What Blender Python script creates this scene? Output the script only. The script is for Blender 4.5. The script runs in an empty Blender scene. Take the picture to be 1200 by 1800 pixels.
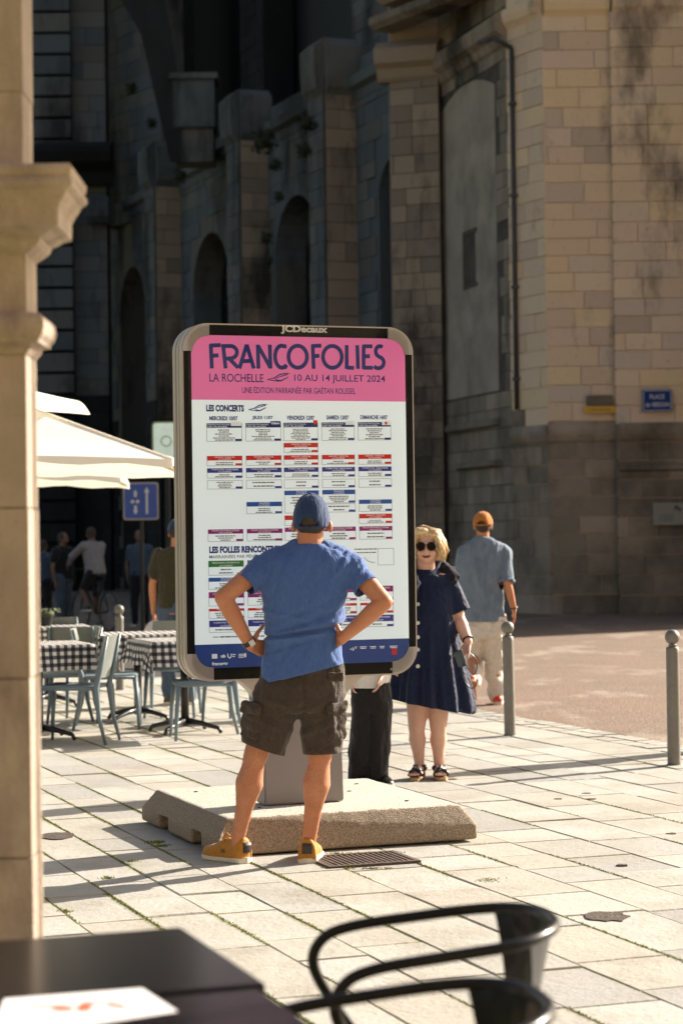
import bpy, bmesh, math, random
from math import sin, cos, pi, radians as R, atan2, sqrt, tan
from mathutils import Vector as V, Matrix, noise
random.seed(7)
S = bpy.context.scene
COL = S.collection
# ------------------------------------------------------------------ camera
CAM_Z = 1.54; FPX = 3750.0; PITCH = R(0.6875); ROLL = R(-0.80)
cam_d = bpy.data.cameras.new('camera'); cam = bpy.data.objects.new('camera', cam_d); COL.objects.link(cam)
CR = Matrix.Rotation(R(90)+PITCH, 3, 'X') @ Matrix.Rotation(ROLL, 3, 'Z')
cam.matrix_world = Matrix.Translation((0, 0, CAM_Z)) @ CR.to_4x4()
cam_d.sensor_fit = 'VERTICAL'; cam_d.sensor_height = 36; cam_d.sensor_width = 24; cam_d.lens = 75
cam_d.clip_start = 0.1; cam_d.clip_end = 900
cam_d.dof.use_dof = True; cam_d.dof.focus_distance = 10.5; cam_d.dof.aperture_fstop = 3.6
S.camera = cam
S.render.resolution_x = 682; S.render.resolution_y = 1024
# ------------------------------------------------------------------ light
SUN_AZ = atan2(0.825, 0.565); SUN_EL = R(27.5)
w = bpy.data.worlds.new('World'); S.world = w; w.use_nodes = True
nt = w.node_tree; nt.nodes.clear()
sky = nt.nodes.new('ShaderNodeTexSky'); sky.sky_type = 'NISHITA'; sky.sun_disc = False
sky.sun_elevation = SUN_EL; sky.sun_rotation = SUN_AZ; sky.air_density = 1.0; sky.dust_density = 3.5; sky.ozone_density = 0.6
bg = nt.nodes.new('ShaderNodeBackground'); bg.inputs[1].default_value = 0.064
wo = nt.nodes.new('ShaderNodeOutputWorld'); tint = nt.nodes.new('ShaderNodeMix'); tint.data_type = 'RGBA'; tint.blend_type = 'MULTIPLY'; tint.inputs[0].default_value = 1.0; tint.inputs[7].default_value = (1.04, 1.0, 0.92, 1)
nt.links.new(sky.outputs[0], tint.inputs[6]); nt.links.new(tint.outputs[2], bg.inputs[0]); nt.links.new(bg.outputs[0], wo.inputs[0])
sd = bpy.data.lights.new('sun', 'SUN'); sun = bpy.data.objects.new('sun', sd); COL.objects.link(sun)
sd.energy = 5.0; sd.angle = R(0.6); sd.color = (1.0, 0.905, 0.79)
SDIR = V((sin(SUN_AZ)*cos(SUN_EL), cos(SUN_AZ)*cos(SUN_EL), sin(SUN_EL)))
sun.rotation_euler = SDIR.to_track_quat('Z', 'Y').to_euler(); sun.location = (20, 15, 20)
S.view_settings.view_transform = 'Standard'; S.view_settings.look = 'None'
S.view_settings.exposure = 1.44; S.view_settings.gamma = 1; S.view_settings.use_curve_mapping = False
# ------------------------------------------------------------------ pixel helpers (photo pixels at a real distance)
def ray(px, py):
    d = CR @ V(((px-600)/FPX, (900-py)/FPX, -1.0)); return d / d.y
def at(px, py, D): return V((0, 0, CAM_Z)) + ray(px, py)*D
def gp(px, py, z=0.0):
    d = ray(px, py); return V((0, 0, CAM_Z)) + d*((z-CAM_Z)/d.z)
CRI = CR.transposed()
def proj(p):
    q = CRI @ (V(p)-V((0, 0, CAM_Z)))
    if q.z > -0.05: return (1e5, 1e5)
    return (600+FPX*q.x/-q.z, 900-FPX*q.y/-q.z)
A20 = R(20); U = V((cos(A20), sin(A20), 0)); W_ = V((-sin(A20), cos(A20), 0))
# ------------------------------------------------------------------ materials
MATS = {}
def ramp(n, stops, interp='LINEAR'):
    e = n.color_ramp.elements; n.color_ramp.interpolation = interp
    e[0].position = stops[0][0]; e[0].color = (*stops[0][1], 1); e[1].position = stops[-1][0]; e[1].color = (*stops[-1][1], 1)
    for p, c in stops[1:-1]:
        k = e.new(p); k.color = (*c, 1)
def mat(name, col, rough=0.6, col2=None, scale=8.0, amt=0.5, bump=0.0, bscale=None, metal=0.0, spec=0.5, coat=0.0,
        stretch=(1, 1, 1), sheen=0.0, sss=0.0, trans=0.0, detail=6.0, world=False):
    if name in MATS: return MATS[name]
    m = bpy.data.materials.new(name); m.use_nodes = True; MATS[name] = m
    t = m.node_tree; b = t.nodes['Principled BSDF']
    b.inputs['Roughness'].default_value = rough; b.inputs['Metallic'].default_value = metal
    b.inputs['Specular IOR Level'].default_value = spec; b.inputs['Coat Weight'].default_value = coat
    b.inputs['Coat Roughness'].default_value = 0.08
    b.inputs['Sheen Weight'].default_value = sheen
    if sss: b.inputs['Subsurface Weight'].default_value = sss; b.inputs['Subsurface Radius'].default_value = (0.012, 0.005, 0.003); b.inputs['Subsurface Scale'].default_value = 1.0
    b.inputs['Base Color'].default_value = (*col, 1)
    if col2 is None: col2 = tuple(c*0.7 for c in col)
    tc = t.nodes.new('ShaderNodeNewGeometry' if world else 'ShaderNodeTexCoord'); mp = t.nodes.new('ShaderNodeMapping')
    t.links.new(tc.outputs['Position' if world else 'Object'], mp.inputs[0]); mp.inputs['Scale'].default_value = stretch
    nz = t.nodes.new('ShaderNodeTexNoise'); nz.inputs['Scale'].default_value = scale; nz.inputs['Detail'].default_value = detail
    nz.inputs['Roughness'].default_value = 0.6
    t.links.new(mp.outputs[0], nz.inputs[0])
    cr = t.nodes.new('ShaderNodeValToRGB'); lo = 0.5-0.25/max(amt, .05)*0.5; hi = 1-lo
    ramp(cr, [(max(0, lo), col2), (min(1, hi), col)])
    t.links.new(nz.outputs[0], cr.inputs[0]); t.links.new(cr.outputs[0], b.inputs['Base Color'])
    if bump:
        n2 = t.nodes.new('ShaderNodeTexNoise'); n2.inputs['Scale'].default_value = bscale or scale*4; n2.inputs['Detail'].default_value = 5
        t.links.new(mp.outputs[0], n2.inputs[0])
        bp = t.nodes.new('ShaderNodeBump'); bp.inputs['Strength'].default_value = bump; bp.inputs['Distance'].default_value = 0.02
        t.links.new(n2.outputs[0], bp.inputs['Height']); t.links.new(bp.outputs[0], b.inputs['Normal'])
    return m
def mixc(t, f, a, b, mode='MIX'):
    n = t.nodes.new('ShaderNodeMix'); n.data_type = 'RGBA'; n.blend_type = mode
    for i, x in ((0, f), (6, a), (7, b)):
        if hasattr(x, 'links'): t.links.new(x, n.inputs[i])
        elif isinstance(x, tuple): n.inputs[i].default_value = (*x, 1) if len(x) == 3 else x
        else: n.inputs[i].default_value = x
    return n.outputs[2]
def nz(t, vec, scale, detail=5, rough=.6):
    n = t.nodes.new('ShaderNodeTexNoise'); n.inputs['Scale'].default_value = scale; n.inputs['Detail'].default_value = detail; n.inputs['Roughness'].default_value = rough
    t.links.new(vec, n.inputs[0]); return n.outputs[0]
def rmp(t, fac, stops, interp='LINEAR'):
    n = t.nodes.new('ShaderNodeValToRGB'); ramp(n, stops, interp); t.links.new(fac, n.inputs[0]); return n.outputs[0]
def math_(t, op, a, b=0.0):
    n = t.nodes.new('ShaderNodeMath'); n.operation = op
    for i, x in ((0, a), (1, b)):
        if hasattr(x, 'links'): t.links.new(x, n.inputs[i])
        else: n.inputs[i].default_value = x
    return n.outputs[0]
def stone_mat(name, tones, stain=(0.03, 0.028, 0.025), stain_lo=0.5, stain_hi=0.7, grain=18.0, stain_scale=0.5, rough=0.85, vstretch=0.35, bump=0.35,
              moss=None, big=None):
    """stone whose tone changes from piece to piece (per object and per loose piece), with weather stains of their own shape"""
    if name in MATS: return MATS[name]
    m = bpy.data.materials.new(name); m.use_nodes = True; MATS[name] = m
    t = m.node_tree; b = t.nodes['Principled BSDF']; b.inputs['Roughness'].default_value = rough; b.inputs['Specular IOR Level'].default_value = 0.25
    g = t.nodes.new('ShaderNodeNewGeometry'); oi = t.nodes.new('ShaderNodeObjectInfo')
    rnd = math_(t, 'FRACT', math_(t, 'ADD', g.outputs['Random Per Island'], oi.outputs['Random']))
    k = len(tones); base = rmp(t, rnd, [(i/k, c) for i, c in enumerate(tones)], 'CONSTANT')
    pos = g.outputs['Position']
    gr = nz(t, pos, grain, 6, .65)
    c1 = mixc(t, math_(t, 'MULTIPLY', gr, .55), base, (0.55, 0.50, 0.43), 'MULTIPLY')
    base2 = mixc(t, 0.62, c1, base)
    mp = t.nodes.new('ShaderNodeMapping'); mp.inputs['Scale'].default_value = (1, 1, vstretch); t.links.new(pos, mp.inputs[0])
    st = nz(t, mp.outputs[0], stain_scale, 8, .68)
    sf = rmp(t, st, [(stain_lo, (0, 0, 0)), (stain_hi, (1, 1, 1))])
    c2 = mixc(t, math_(t, 'MULTIPLY', sf, .85), base2, stain)
    fine = nz(t, pos, grain*3.2, 3, .7)
    ff = rmp(t, fine, [(.62, (0, 0, 0)), (.75, (1, 1, 1))])
    c3 = mixc(t, math_(t, 'MULTIPLY', ff, .45), c2, (0.06, 0.05, 0.04))
    if big:
        bz = nz(t, pos, big[1], 3, .5); c3 = mixc(t, math_(t, 'MULTIPLY', rmp(t, bz, [(.45, (0, 0, 0)), (.62, (1, 1, 1))]), big[2]), c3, big[0])
    t.links.new(c3, b.inputs['Base Color'])
    bp = t.nodes.new('ShaderNodeBump'); bp.inputs['Strength'].default_value = bump; bp.inputs['Distance'].default_value = 0.02
    t.links.new(math_(t, 'ADD', gr, fine), bp.inputs['Height']); t.links.new(bp.outputs[0], b.inputs['Normal'])
    return m
# ------------------------------------------------------------------ objects
def link(o):
    COL.objects.link(o); return o
def thing(name, label, cat, loc=(0, 0, 0), rz=0.0, group=None):
    o = link(bpy.data.objects.new(name, None)); o.location = loc; o.rotation_euler = (0, 0, rz); o.empty_display_size = .1
    o['label'] = label; o['category'] = cat
    if group: o['group'] = group
    return o
def base_of(par):
    b = V((0, 0, 0))
    while par is not None: b = b+V(par.location); par = par.parent
    return b
def obj(name, data, m=None, parent=None, smooth=False, world=False, label=None, cat=None, group=None, kind=None):
    """link a bmesh or mesh as one object; world=True: coordinates are world ones, made relative to the parent"""
    if isinstance(data, bmesh.types.BMesh):
        bmesh.ops.recalc_face_normals(data, faces=data.faces)
        me = bpy.data.meshes.new(name); data.to_mesh(me); data.free()
    else: me = data
    if m is not None:
        me.materials.clear()
        for k in (m if isinstance(m, (list, tuple)) else [m]): me.materials.append(k)
    if smooth:
        for p in me.polygons: p.use_smooth = True
    o = link(bpy.data.objects.new(name, me))
    if parent is not None:
        o.parent = parent
        if world:
            b = base_of(parent); me.transform(Matrix.Translation(-b))
    if label: o['label'] = label
    if cat: o['category'] = cat
    if group: o['group'] = group
    if kind: o['kind'] = kind
    return o
def NB(): return bmesh.new()
def box(bm, c, s, rz=0.0, M=None, mi=0):
    c = V(c); hx, hy, hz = s[0]/2, s[1]/2, s[2]/2; vs = []
    rot = Matrix.Rotation(rz, 3, 'Z')
    for z in (-hz, hz):
        for x, y in ((-hx, -hy), (hx, -hy), (hx, hy), (-hx, hy)):
            p = c + rot @ V((x, y, z))
            if M is not None: p = M @ p
            vs.append(bm.verts.new(p))
    for f in ((3, 2, 1, 0), (4, 5, 6, 7), (0, 1, 5, 4), (1, 2, 6, 5), (2, 3, 7, 6), (3, 0, 4, 7)):
        q = bm.faces.new([vs[i] for i in f]); q.material_index = mi
    return vs
def bevel(bm, w=.005, seg=1):
    bmesh.ops.bevel(bm, geom=bm.edges[:], offset=w, segments=seg, affect='EDGES', profile=.5)
    return bm
def ring_strip(bm, rings, close=True, caps=True):
    n = len(rings[0]); vr = [[bm.verts.new(p) for p in r] for r in rings]
    for a, b in zip(vr, vr[1:]):
        for i in range(n if close else n-1):
            j = (i+1) % n
            bm.faces.new((a[i], a[j], b[j], b[i]))
    if caps and close:
        bm.faces.new(list(reversed(vr[0]))); bm.faces.new(vr[-1])
    return vr
def frame_of(d):
    d = d.normalized(); up = V((0, 0, 1)) if abs(d.z) < .95 else V((0, 1, 0))
    a = d.cross(up).normalized(); b = a.cross(d).normalized(); return a, b
def tube(bm, pts, r, n=10, caps=True, ry=None):
    pts = [V(p) for p in pts]; rings = []; pa = None
    for i, p in enumerate(pts):
        d = (pts[min(i+1, len(pts)-1)]-pts[max(i-1, 0)])
        if d.length < 1e-9: d = V((0, 0, 1))
        d.normalize()
        if pa is None: a, b = frame_of(d)
        else:
            a = (pa - d*pa.dot(d)).normalized(); b = d.cross(a)*-1
            b = a.cross(d)
        pa = a
        rr = r[i] if isinstance(r, (list, tuple)) else r
        r2 = rr if ry is None else ry
        rings.append([p + a*(cos(2*pi*k/n)*rr) + b*(sin(2*pi*k/n)*r2) for k in range(n)])
    return ring_strip(bm, rings, True, caps)
def capsule(bm, p0, p1, r0, r1, n=14, flat=1.0, fdir=None):
    """tapered capsule, optionally flattened along one direction"""
    p0, p1 = V(p0), V(p1); d = (p1-p0); L = d.length; d.normalize(); a, b = frame_of(d)
    if fdir is not None:
        b = (V(fdir)-d*V(fdir).dot(d)).normalized(); a = d.cross(b)
    rings = []
    for k in range(1, 5):
        t = pi/2*k/4; rings.append((p0-d*(r0*cos(t)), r0*sin(t)))
    for k in range(1, 4): rings.append((p0+d*L*k/4, r0+(r1-r0)*k/4))
    for k in range(0, 4):
        t = pi/2*k/4; rings.append((p1+d*(r1*sin(t)), r1*cos(t)))
    rr = [[c + a*(cos(2*pi*i/n)*q) + b*(sin(2*pi*i/n)*q*flat) for i in range(n)] for c, q in rings]
    ring_strip(bm, rr)
def ellipsoid(bm, c, r, rot=None, n=20, m=12):
    c = V(c); rot = rot or Matrix.Identity(3)
    rr = []
    for j in range(1, m):
        t = pi*j/m
        rr.append([c + rot @ V((r[0]*sin(t)*cos(2*pi*i/n), r[1]*sin(t)*sin(2*pi*i/n), -r[2]*cos(t))) for i in range(n)])
    vr = [[bm.verts.new(p) for p in q] for q in rr]
    for a, b in zip(vr, vr[1:]):
        for i in range(n): bm.faces.new((a[i], a[(i+1) % n], b[(i+1) % n], b[i]))
    bt = bm.verts.new(c + rot @ V((0, 0, -r[2]))); tp = bm.verts.new(c + rot @ V((0, 0, r[2])))
    for i in range(n):
        bm.faces.new((bt, vr[0][(i+1) % n], vr[0][i])); bm.faces.new((tp, vr[-1][i], vr[-1][(i+1) % n]))
def loft(bm, secs, n=32, ex=2.3):
    """secs: (x, y, z, rx, ry[, tilt]) horizontal super-elliptic rings"""
    rings = []
    for s in secs:
        x, y, z, rx, ry = s[:5]; ti = s[5] if len(s) > 5 else 0
        q = []
        for i in range(n):
            a = 2*pi*i/n; ca, sa = cos(a), sin(a)
            dx = rx*math.copysign(abs(ca)**(2/ex), ca); dy = ry*math.copysign(abs(sa)**(2/ex), sa)
            q.append(V((x+dx, y+dy, z+ti*dx)))
        rings.append(q)
    ring_strip(bm, rings)
def lathe(bm, prof, c=(0, 0, 0), n=20, M=None):
    c = V(c); rings = [[(M or Matrix.Identity(3)) @ V((r*cos(2*pi*i/n), r*sin(2*pi*i/n), z)) + c for i in range(n)] for r, z in prof]
    ring_strip(bm, rings)
WORK = bpy.data.scenes.new('work'); WVL = WORK.view_layers[0]
def baked(o):
    WORK.collection.objects.link(o); WVL.update(); dg = WVL.depsgraph
    out = bpy.data.meshes.new_from_object(o.evaluated_get(dg), depsgraph=dg); bpy.data.objects.remove(o); return out
def fuse(bm, voxel=.006, smooth=6, name='m'):
    """union overlapping closed shells into one smooth continuous surface"""
    bmesh.ops.recalc_face_normals(bm, faces=bm.faces)
    me = bpy.data.meshes.new('tmp'); bm.to_mesh(me); bm.free()
    o = bpy.data.objects.new('tmp', me)
    md = o.modifiers.new('r', 'REMESH'); md.mode = 'VOXEL'; md.voxel_size = voxel; md.use_smooth_shade = True
    if smooth:
        s = o.modifiers.new('s', 'SMOOTH'); s.iterations = smooth; s.factor = .5
    out = baked(o); out.name = name; bpy.data.meshes.remove(me)
    return out
def displace(me, fn):
    new = []
    for v in me.vertices:
        p = v.co; q = p + v.normal*fn(p); new += (q.x, q.y, q.z)
    me.vertices.foreach_set('co', new); me.update()
def prism(bm, pts, y0, y1, M=None, mi=0):
    """polygon pts (x,z) extruded between y0 and y1"""
    M = M or Matrix.Identity(4)
    a = [bm.verts.new(M @ V((x, y0, z))) for x, z in pts]; b = [bm.verts.new(M @ V((x, y1, z))) for x, z in pts]
    f = [bm.faces.new(a), bm.faces.new(list(reversed(b)))]
    n = len(pts)
    for i in range(n): f.append(bm.faces.new((a[i], b[i], b[(i+1) % n], a[(i+1) % n])))
    for q in f: q.material_index = mi
def copy_tree(o, parent=None):
    c = o.copy(); COL.objects.link(c)
    if parent is not None: c.parent = parent
    for ch in list(o.children): copy_tree(ch, c)
    return c
# ================================================================== GROUND
def spread(name, cols): return cols
M_pave = stone_mat('paving_stone', [(.42, .41, .365), (.40, .385, .335), (.45, .435, .385), (.375, .37, .34), (.44, .425, .385), (.41, .385, .33), (.335, .33, .31), (.43, .42, .375)],
                   stain=(.25, .22, .175), stain_lo=.48, stain_hi=.74, grain=9, stain_scale=1.7, rough=.62, vstretch=1, bump=.28, big=((.33, .30, .25), 1.1, .38))
M_soil = mat('joint_soil', (.30, .31, .05), .95, (.17, .12, .07), 1.1, .9, .5, 60, world=True)
M_road = mat('road_aggregate', (.25, .165, .11), .9, (.12, .078, .052), 26, 1.0, .9, 45, world=True, detail=8)
M_patch = mat('worn_paint', (.275, .20, .14), .85, (.235, .16, .11), 9, .8, .4, 60, world=True)
M_asph = mat('street_asphalt', (.045, .042, .04), .9, (.028, .027, .026), 12, .8, .4, 60, world=True)
M_iron = mat('cast_iron', (.10, .065, .05), .75, (.05, .035, .03), 30, .8, .4, 80)
M_moss = mat('moss_green', (.26, .30, .03), .95, (.10, .12, .018), 40, .9)

bm = NB(); 
for x0, x1, y0, y1 in ((-200, 200, -60, 400),): box(bm, ((x0+x1)/2, (y0+y1)/2, -.4855), (x1-x0, y1-y0, .96))
obj('ground', bm, M_soil, kind='structure')
pav = link(bpy.data.objects.new('pavement', None)); pav['kind'] = 'structure'
def uv(p): return (p[0]*U.x+p[1]*U.y, p[0]*W_.x+p[1]*W_.y)
def xy(u, v): return V((U.x*u+W_.x*v, U.y*u+W_.y*v, 0))
KERB = 7.24
rg = random.Random(5)
# unit slab, chamfered on its upper rim, shared by every stone
def slab_mesh(name, jit):
    bm = NB(); h = .5; c = .011; r = random.Random(jit)
    top = []; mid = []; bot = []
    n = 4
    cor = [(-h, -h), (h, -h), (h, h), (-h, h)]
    pts = []
    for i in range(4):
        a, b = V(cor[i]), V(cor[(i+1) % 4])
        for k in range(3):
            p = a.lerp(b, k/3+(r.uniform(-.05, .05) if k else 0)); q = V((-(b-a).y, (b-a).x)); 
            if k: p = p + q*r.uniform(0, .012)
            else: p = p*(1-r.uniform(.0, .012))
            pts.append(p)
    t = [bm.verts.new((p.x*(1-c*1.2), p.y*(1-c*1.2), 0)) for p in pts]
    m = [bm.verts.new((p.x, p.y, -.006)) for p in pts]
    b = [bm.verts.new((p.x, p.y, -.05)) for p in pts]
    bm.faces.new(t); k = len(pts)
    for i in range(k):
        j = (i+1) % k
        bm.faces.new((m[i], m[j], t[j], t[i])); bm.faces.new((b[i], b[j], m[j], m[i]))
    bmesh.ops.recalc_face_normals(bm, faces=bm.faces)
    me = bpy.data.meshes.new(name); bm.to_mesh(me); bm.free(); me.materials.append(M_pave); return me
SLABS = [slab_mesh('slab', i) for i in range(6)]
stones = []
u = -9.0
while u < KERB-.05:
    wd = rg.choice((.28, .31, .34, .37)); 
    if u+wd > KERB-.2: wd = KERB-u
    v = 3.0+rg.uniform(0, .6)
    while v < 24.5:
        L = rg.choice((.42, .5, .58, .66, .78, .9)); c = xy(u+wd/2, v+L/2)
        if c.y > 4.2 and c.y < 23.9 and abs(c.x) < 3.0+.22*c.y: stones.append((c, wd, L))
        v += L
    u += wd
# a walkway beyond the road is left to the road surface; setts of the kerb: two rows
setts = []
for row in range(2):
    v = 10.0
    while v < 21.5:
        L = rg.uniform(.13, .2); setts.append((xy(KERB+.02+.085+row*.17, v+L/2), .155, L-.015)); v += L
def inframe(c, m=30):
    x, y = proj(c); return -m < x < 1200+m and 980 < y < 1800+m
vis = sorted([s for s in stones if inframe(s[0])], key=lambda s: -s[1]*s[2]/s[0].length**3)
near = vis[:238]; ids = {id(s) for s in near}
svis = sorted([s for s in setts if inframe(s[0])], key=lambda s: s[0].length)
snear = svis[:60]; sid = {id(s) for s in snear}
tilt = lambda: rg.uniform(-.0035, .0035)
for s in near:
    o = link(bpy.data.objects.new('paving_stone', rg.choice(SLABS))); o.parent = pav
    o.location = (s[0].x, s[0].y, rg.uniform(-.003, .003)); o.scale = (s[1]-rg.uniform(.003, .010), s[2]-rg.uniform(.002, .008), 1)
    o.rotation_euler = (tilt(), tilt(), A20+rg.uniform(-.004, .004))
for s in snear:
    o = link(bpy.data.objects.new('sett', rg.choice(SLABS))); o.parent = pav
    o.location = (s[0].x, s[0].y, rg.uniform(-.003, .004)); o.scale = (s[1], s[2], 1); o.rotation_euler = (tilt()*2, tilt()*2, A20+rg.uniform(-.03, .03))
bm = NB()
for lst, dd in ((stones, ids), (setts, sid)):
    for s in lst:
        if id(s) in dd: continue
        box(bm, (s[0].x, s[0].y, -.026+rg.uniform(-.002, .002)), (s[1]-.007, s[2]-.006, .05), A20)
obj('paving_rest', bm, M_pave, pav, kind='stuff')
# road: strip between the kerb and the church, brown aggregate
bm = NB()
pts = [xy(KERB+.36, -30), xy(60, -30), xy(60, 120), xy(KERB+.36, 60)]
def flat(bm, pts, z, th=.03):
    a = [bm.verts.new((p[0], p[1], z)) for p in pts]; b = [bm.verts.new((p[0], p[1], z-th)) for p in pts]
    bm.faces.new(a); bm.faces.new(b[::-1])
    for i in range(len(pts)): bm.faces.new((a[i], b[i], b[(i+1) % len(pts)], a[(i+1) % len(pts)]))
flat(bm, pts, -.002); obj('road', bm, M_road, kind='structure')
bm = NB(); flat(bm, [V((-60, 24.0, 0)), V((KERB*.94-24*.0-7.3, 24.0, 0)), xy(KERB+.36, 22.5), xy(KERB+.36, 60), V((-60, 75, 0))], -.005); obj('side_street', bm, M_asph, kind='structure')
# worn pale patches on the road
rp = random.Random(3)
def patch(cx, cy, ax, ay):
    bm = NB(); c = gp(cx, cy); p = []
    for i in range(28):
        a = 2*pi*i/28; k = 1+.12*sin(3*a+cx)+rp.uniform(-.10, .10); p.append(c + U*(cos(a)*ax*k)+W_*(sin(a)*ay*k))
    flat(bm, p, .0025, .003); return bm
t = M_road.node_tree; b = t.nodes['Principled BSDF']; src = b.inputs['Base Color'].links[0].from_socket; g_ = t.nodes.new('ShaderNodeNewGeometry')
mp = t.nodes.new('ShaderNodeMapping'); mp.inputs['Scale'].default_value = (.75, .30, 1); t.links.new(g_.outputs['Position'], mp.inputs[0])
wn_ = rmp(t, nz(t, mp.outputs[0], 1.5, 7, .62), [(.54, (0, 0, 0)), (.62, (1, 1, 1))]); dk_ = rmp(t, nz(t, g_.outputs['Position'], 1.3, 6, .6), [(.35, (1, 1, 1)), (.55, (0, 0, 0))])
t.links.new(mixc(t, math_(t, 'MULTIPLY', dk_, .45), mixc(t, math_(t, 'MULTIPLY', wn_, .55), src, (.36, .30, .235)), (.12, .085, .06)), b.inputs['Base Color'])
# drain grate beside the shoe
gr = thing('drain_grate', 'rusty cast iron drain grate set in the paving beside the right mustard sneaker', 'grate', gp(636, 1513), A20)
bm = NB(); Wg, Lg = .46, .36
for x0 in (-Wg/2+.012, Wg/2-.012): box(bm, (x0, 0, .002), (.024, Lg, .02))
for y0 in (-Lg/2+.012, Lg/2-.012): box(bm, (0, y0, .002), (Wg-.05, .024, .02))
obj('grate_frame', bm, M_iron, gr)
for i in range(15):
    bm = NB(); box(bm, (-Wg/2+.04+i*(Wg-.08)/14, 0, .004), (.013, Lg-.05, .012)); obj('bar', bm, M_iron, gr)
bm = NB()
for j in range(11): box(bm, (0, -Lg/2+.04+j*(Lg-.08)/10, .0), (Wg-.05, .009, .01))
obj('cross_bars', bm, M_iron, gr)
bm = NB(); box(bm, (0, 0, -.009), (Wg-.05, Lg-.05, .008)); obj('pit', bm, mat('pit_black', (.008, .007, .006), .9), gr)
# round covers / rough pits in the stone
M_pit = mat('rough_pit', (.11, .08, .06), .95, (.04, .03, .02), 60, 1, 1.0, 90)
for px, py, r, lab in ((100, 1470, .10, 'rough brown round mark in the paving left of the concrete base'), (1066, 1612, .085, 'rough brown broken hollow in the paving right of the black chair')):
    bm = NB(); c = gp(px, py); p = [V((cos(a)*r*rp.uniform(.8, 1.15), sin(a)*r*1.3*rp.uniform(.8, 1.15), 0)) for a in [2*pi*i/18 for i in range(18)]]
    flat(bm, p, .0045, .02); o = obj('stone_hollow', bm, M_pit, label=lab, cat='hollow'); o.location = (c.x, c.y, 0)
bm = NB()
for px, py in ((1040, 1405), (795, 1370), (1092, 1521), (980, 1405), (1030, 1395), (1180, 1466)):
    c = gp(px, py); flat(bm, [c+V((cos(a)*.03*rp.uniform(.6, 1.2), sin(a)*.03*rp.uniform(.6, 1.2), 0)) for a in [2*pi*i/9 for i in range(9)]], .004, .01)
obj('chips_in_paving', bm, M_pit, kind='stuff', label='small dark chips in the paving')
# moss and grass tufts along some joints
bm = NB(); rm = random.Random(11)
def blades(p, n, r, h):
    for _ in range(n):
        q = V(p)+V((rm.gauss(0, r), rm.gauss(0, r), 0)); a = rm.uniform(0, 2*pi); hh = h*rm.uniform(.4, 1.1); wv = V((cos(a), sin(a), 0))*.0035
        l = V((rm.gauss(0, .35), rm.gauss(0, .35), 1))*hh
        f = [bm.verts.new(q-wv), bm.verts.new(q+wv), bm.verts.new(q+l)]; bm.faces.new(f)
def line_blades(a, b, n, r, h):
    a, b = gp(*a), gp(*b)
    for i in range(n):
        t = rm.random(); blades(a.lerp(b, t), 3, r, h)
line_blades((575, 1502), (720, 1500), 60, .008, .014); line_blades((690, 1527), (560, 1527), 40, .01, .010)
# joints that carry moss: along the long joints of the near strips
us = sorted({round((uv(s[0])[0]-s[1]/2), 4) for s in stones})
for uu in us:
    v = 4.5
    while v < 22:
        p = xy(uu, v); px, py = proj(p)
        dens = noise.noise(V((uu*1.7, v*.9, 3.0))) + (.25 if px < 600 else -.02)
        if 40 < px < 1250 and py < 1820 and dens > .12: blades(p, int(4+16*max(0, dens)), .0055, .006)
        v += .022
blades(gp(275, 1482), 190, .022, .016); blades(gp(285, 1488), 120, .02, .014); blades(gp(860, 1548), 120, .03, .008)
blades(gp(190, 1544), 80, .014, .012); blades(gp(115, 1603), 80, .014, .01); blades(gp(232, 1515), 60, .014, .01)
obj('moss', bm, M_moss, kind='stuff', label='moss and grass growing in the paving joints')
# ------------------------------------------------------------------ bollards
M_gmetal = mat('bollard_paint', (.20, .19, .165), .5, (.15, .14, .12), 14, .6, .12, 90, metal=.2)
def bollard(loc, lab, h=.88):
    t = thing('bollard', lab, 'bollard', loc, 0, 'metal bollards with ball tops')
    b = NB(); lathe(b, [(.044, 0), (.044, .02), (.043, h-.16), (.043, h-.125), (.036, h-.115)], n=24); obj('post', b, M_gmetal, t, smooth=True)
    b = NB(); lathe(b, [(.024, h-.118), (.026, h-.108), (.03, h-.1)], n=20); obj('neck', b, M_gmetal, t, smooth=True)
    b = NB(); ellipsoid(b, (0, 0, h-.05), (.05, .05, .05)); obj('ball', b, M_gmetal, t, smooth=True)
    b = NB(); lathe(b, [(.052, 0), (.05, .006), (.046, .008)], n=24); obj('collar', b, M_gmetal, t)
    return t
bollard(gp(896, 1293), 'grey ball-topped bollard standing just right of the man in white trousers').rotation_euler = (0, R(-.6), 0)
bollard(gp(1184, 1345), 'nearest and rightmost grey ball-topped bollard at the edge of the road', .90)
b3 = at(208, 945, 22.0); bollard((b3.x, b3.y, 0), 'grey ball-topped bollard behind the cafe tables on the left')
# ================================================================== CHURCH
WARM = [(.64, .48, .345), (.68, .52, .36), (.70, .52, .32), (.64, .50, .37), (.56, .43, .325), (.70, .54, .38), (.71, .54, .34), (.48, .38, .29), (.66, .49, .37), (.62, .465, .33), (.67, .50, .34), (.58, .47, .37)]
M_warm = stone_mat('church_stone_warm', WARM, stain=(.14, .11, .085), stain_lo=.57, stain_hi=.68, grain=3.2, stain_scale=.42, vstretch=.45)
M_mid = stone_mat('church_stone_weathered', [(.25, .20, .155), (.28, .225, .17), (.22, .18, .14), (.30, .24, .18), (.20, .165, .13)], stain=(.014, .012, .01), stain_lo=.47, stain_hi=.60, grain=3, stain_scale=.5, vstretch=.4)
M_low = stone_mat('church_stone_sooty', [(.31, .245, .18), (.26, .21, .155), (.36, .285, .21), (.24, .195, .145), (.30, .235, .18)], stain=(.035, .032, .024), stain_lo=.44, stain_hi=.66, grain=2.6, stain_scale=.45, vstretch=.7)
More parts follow.
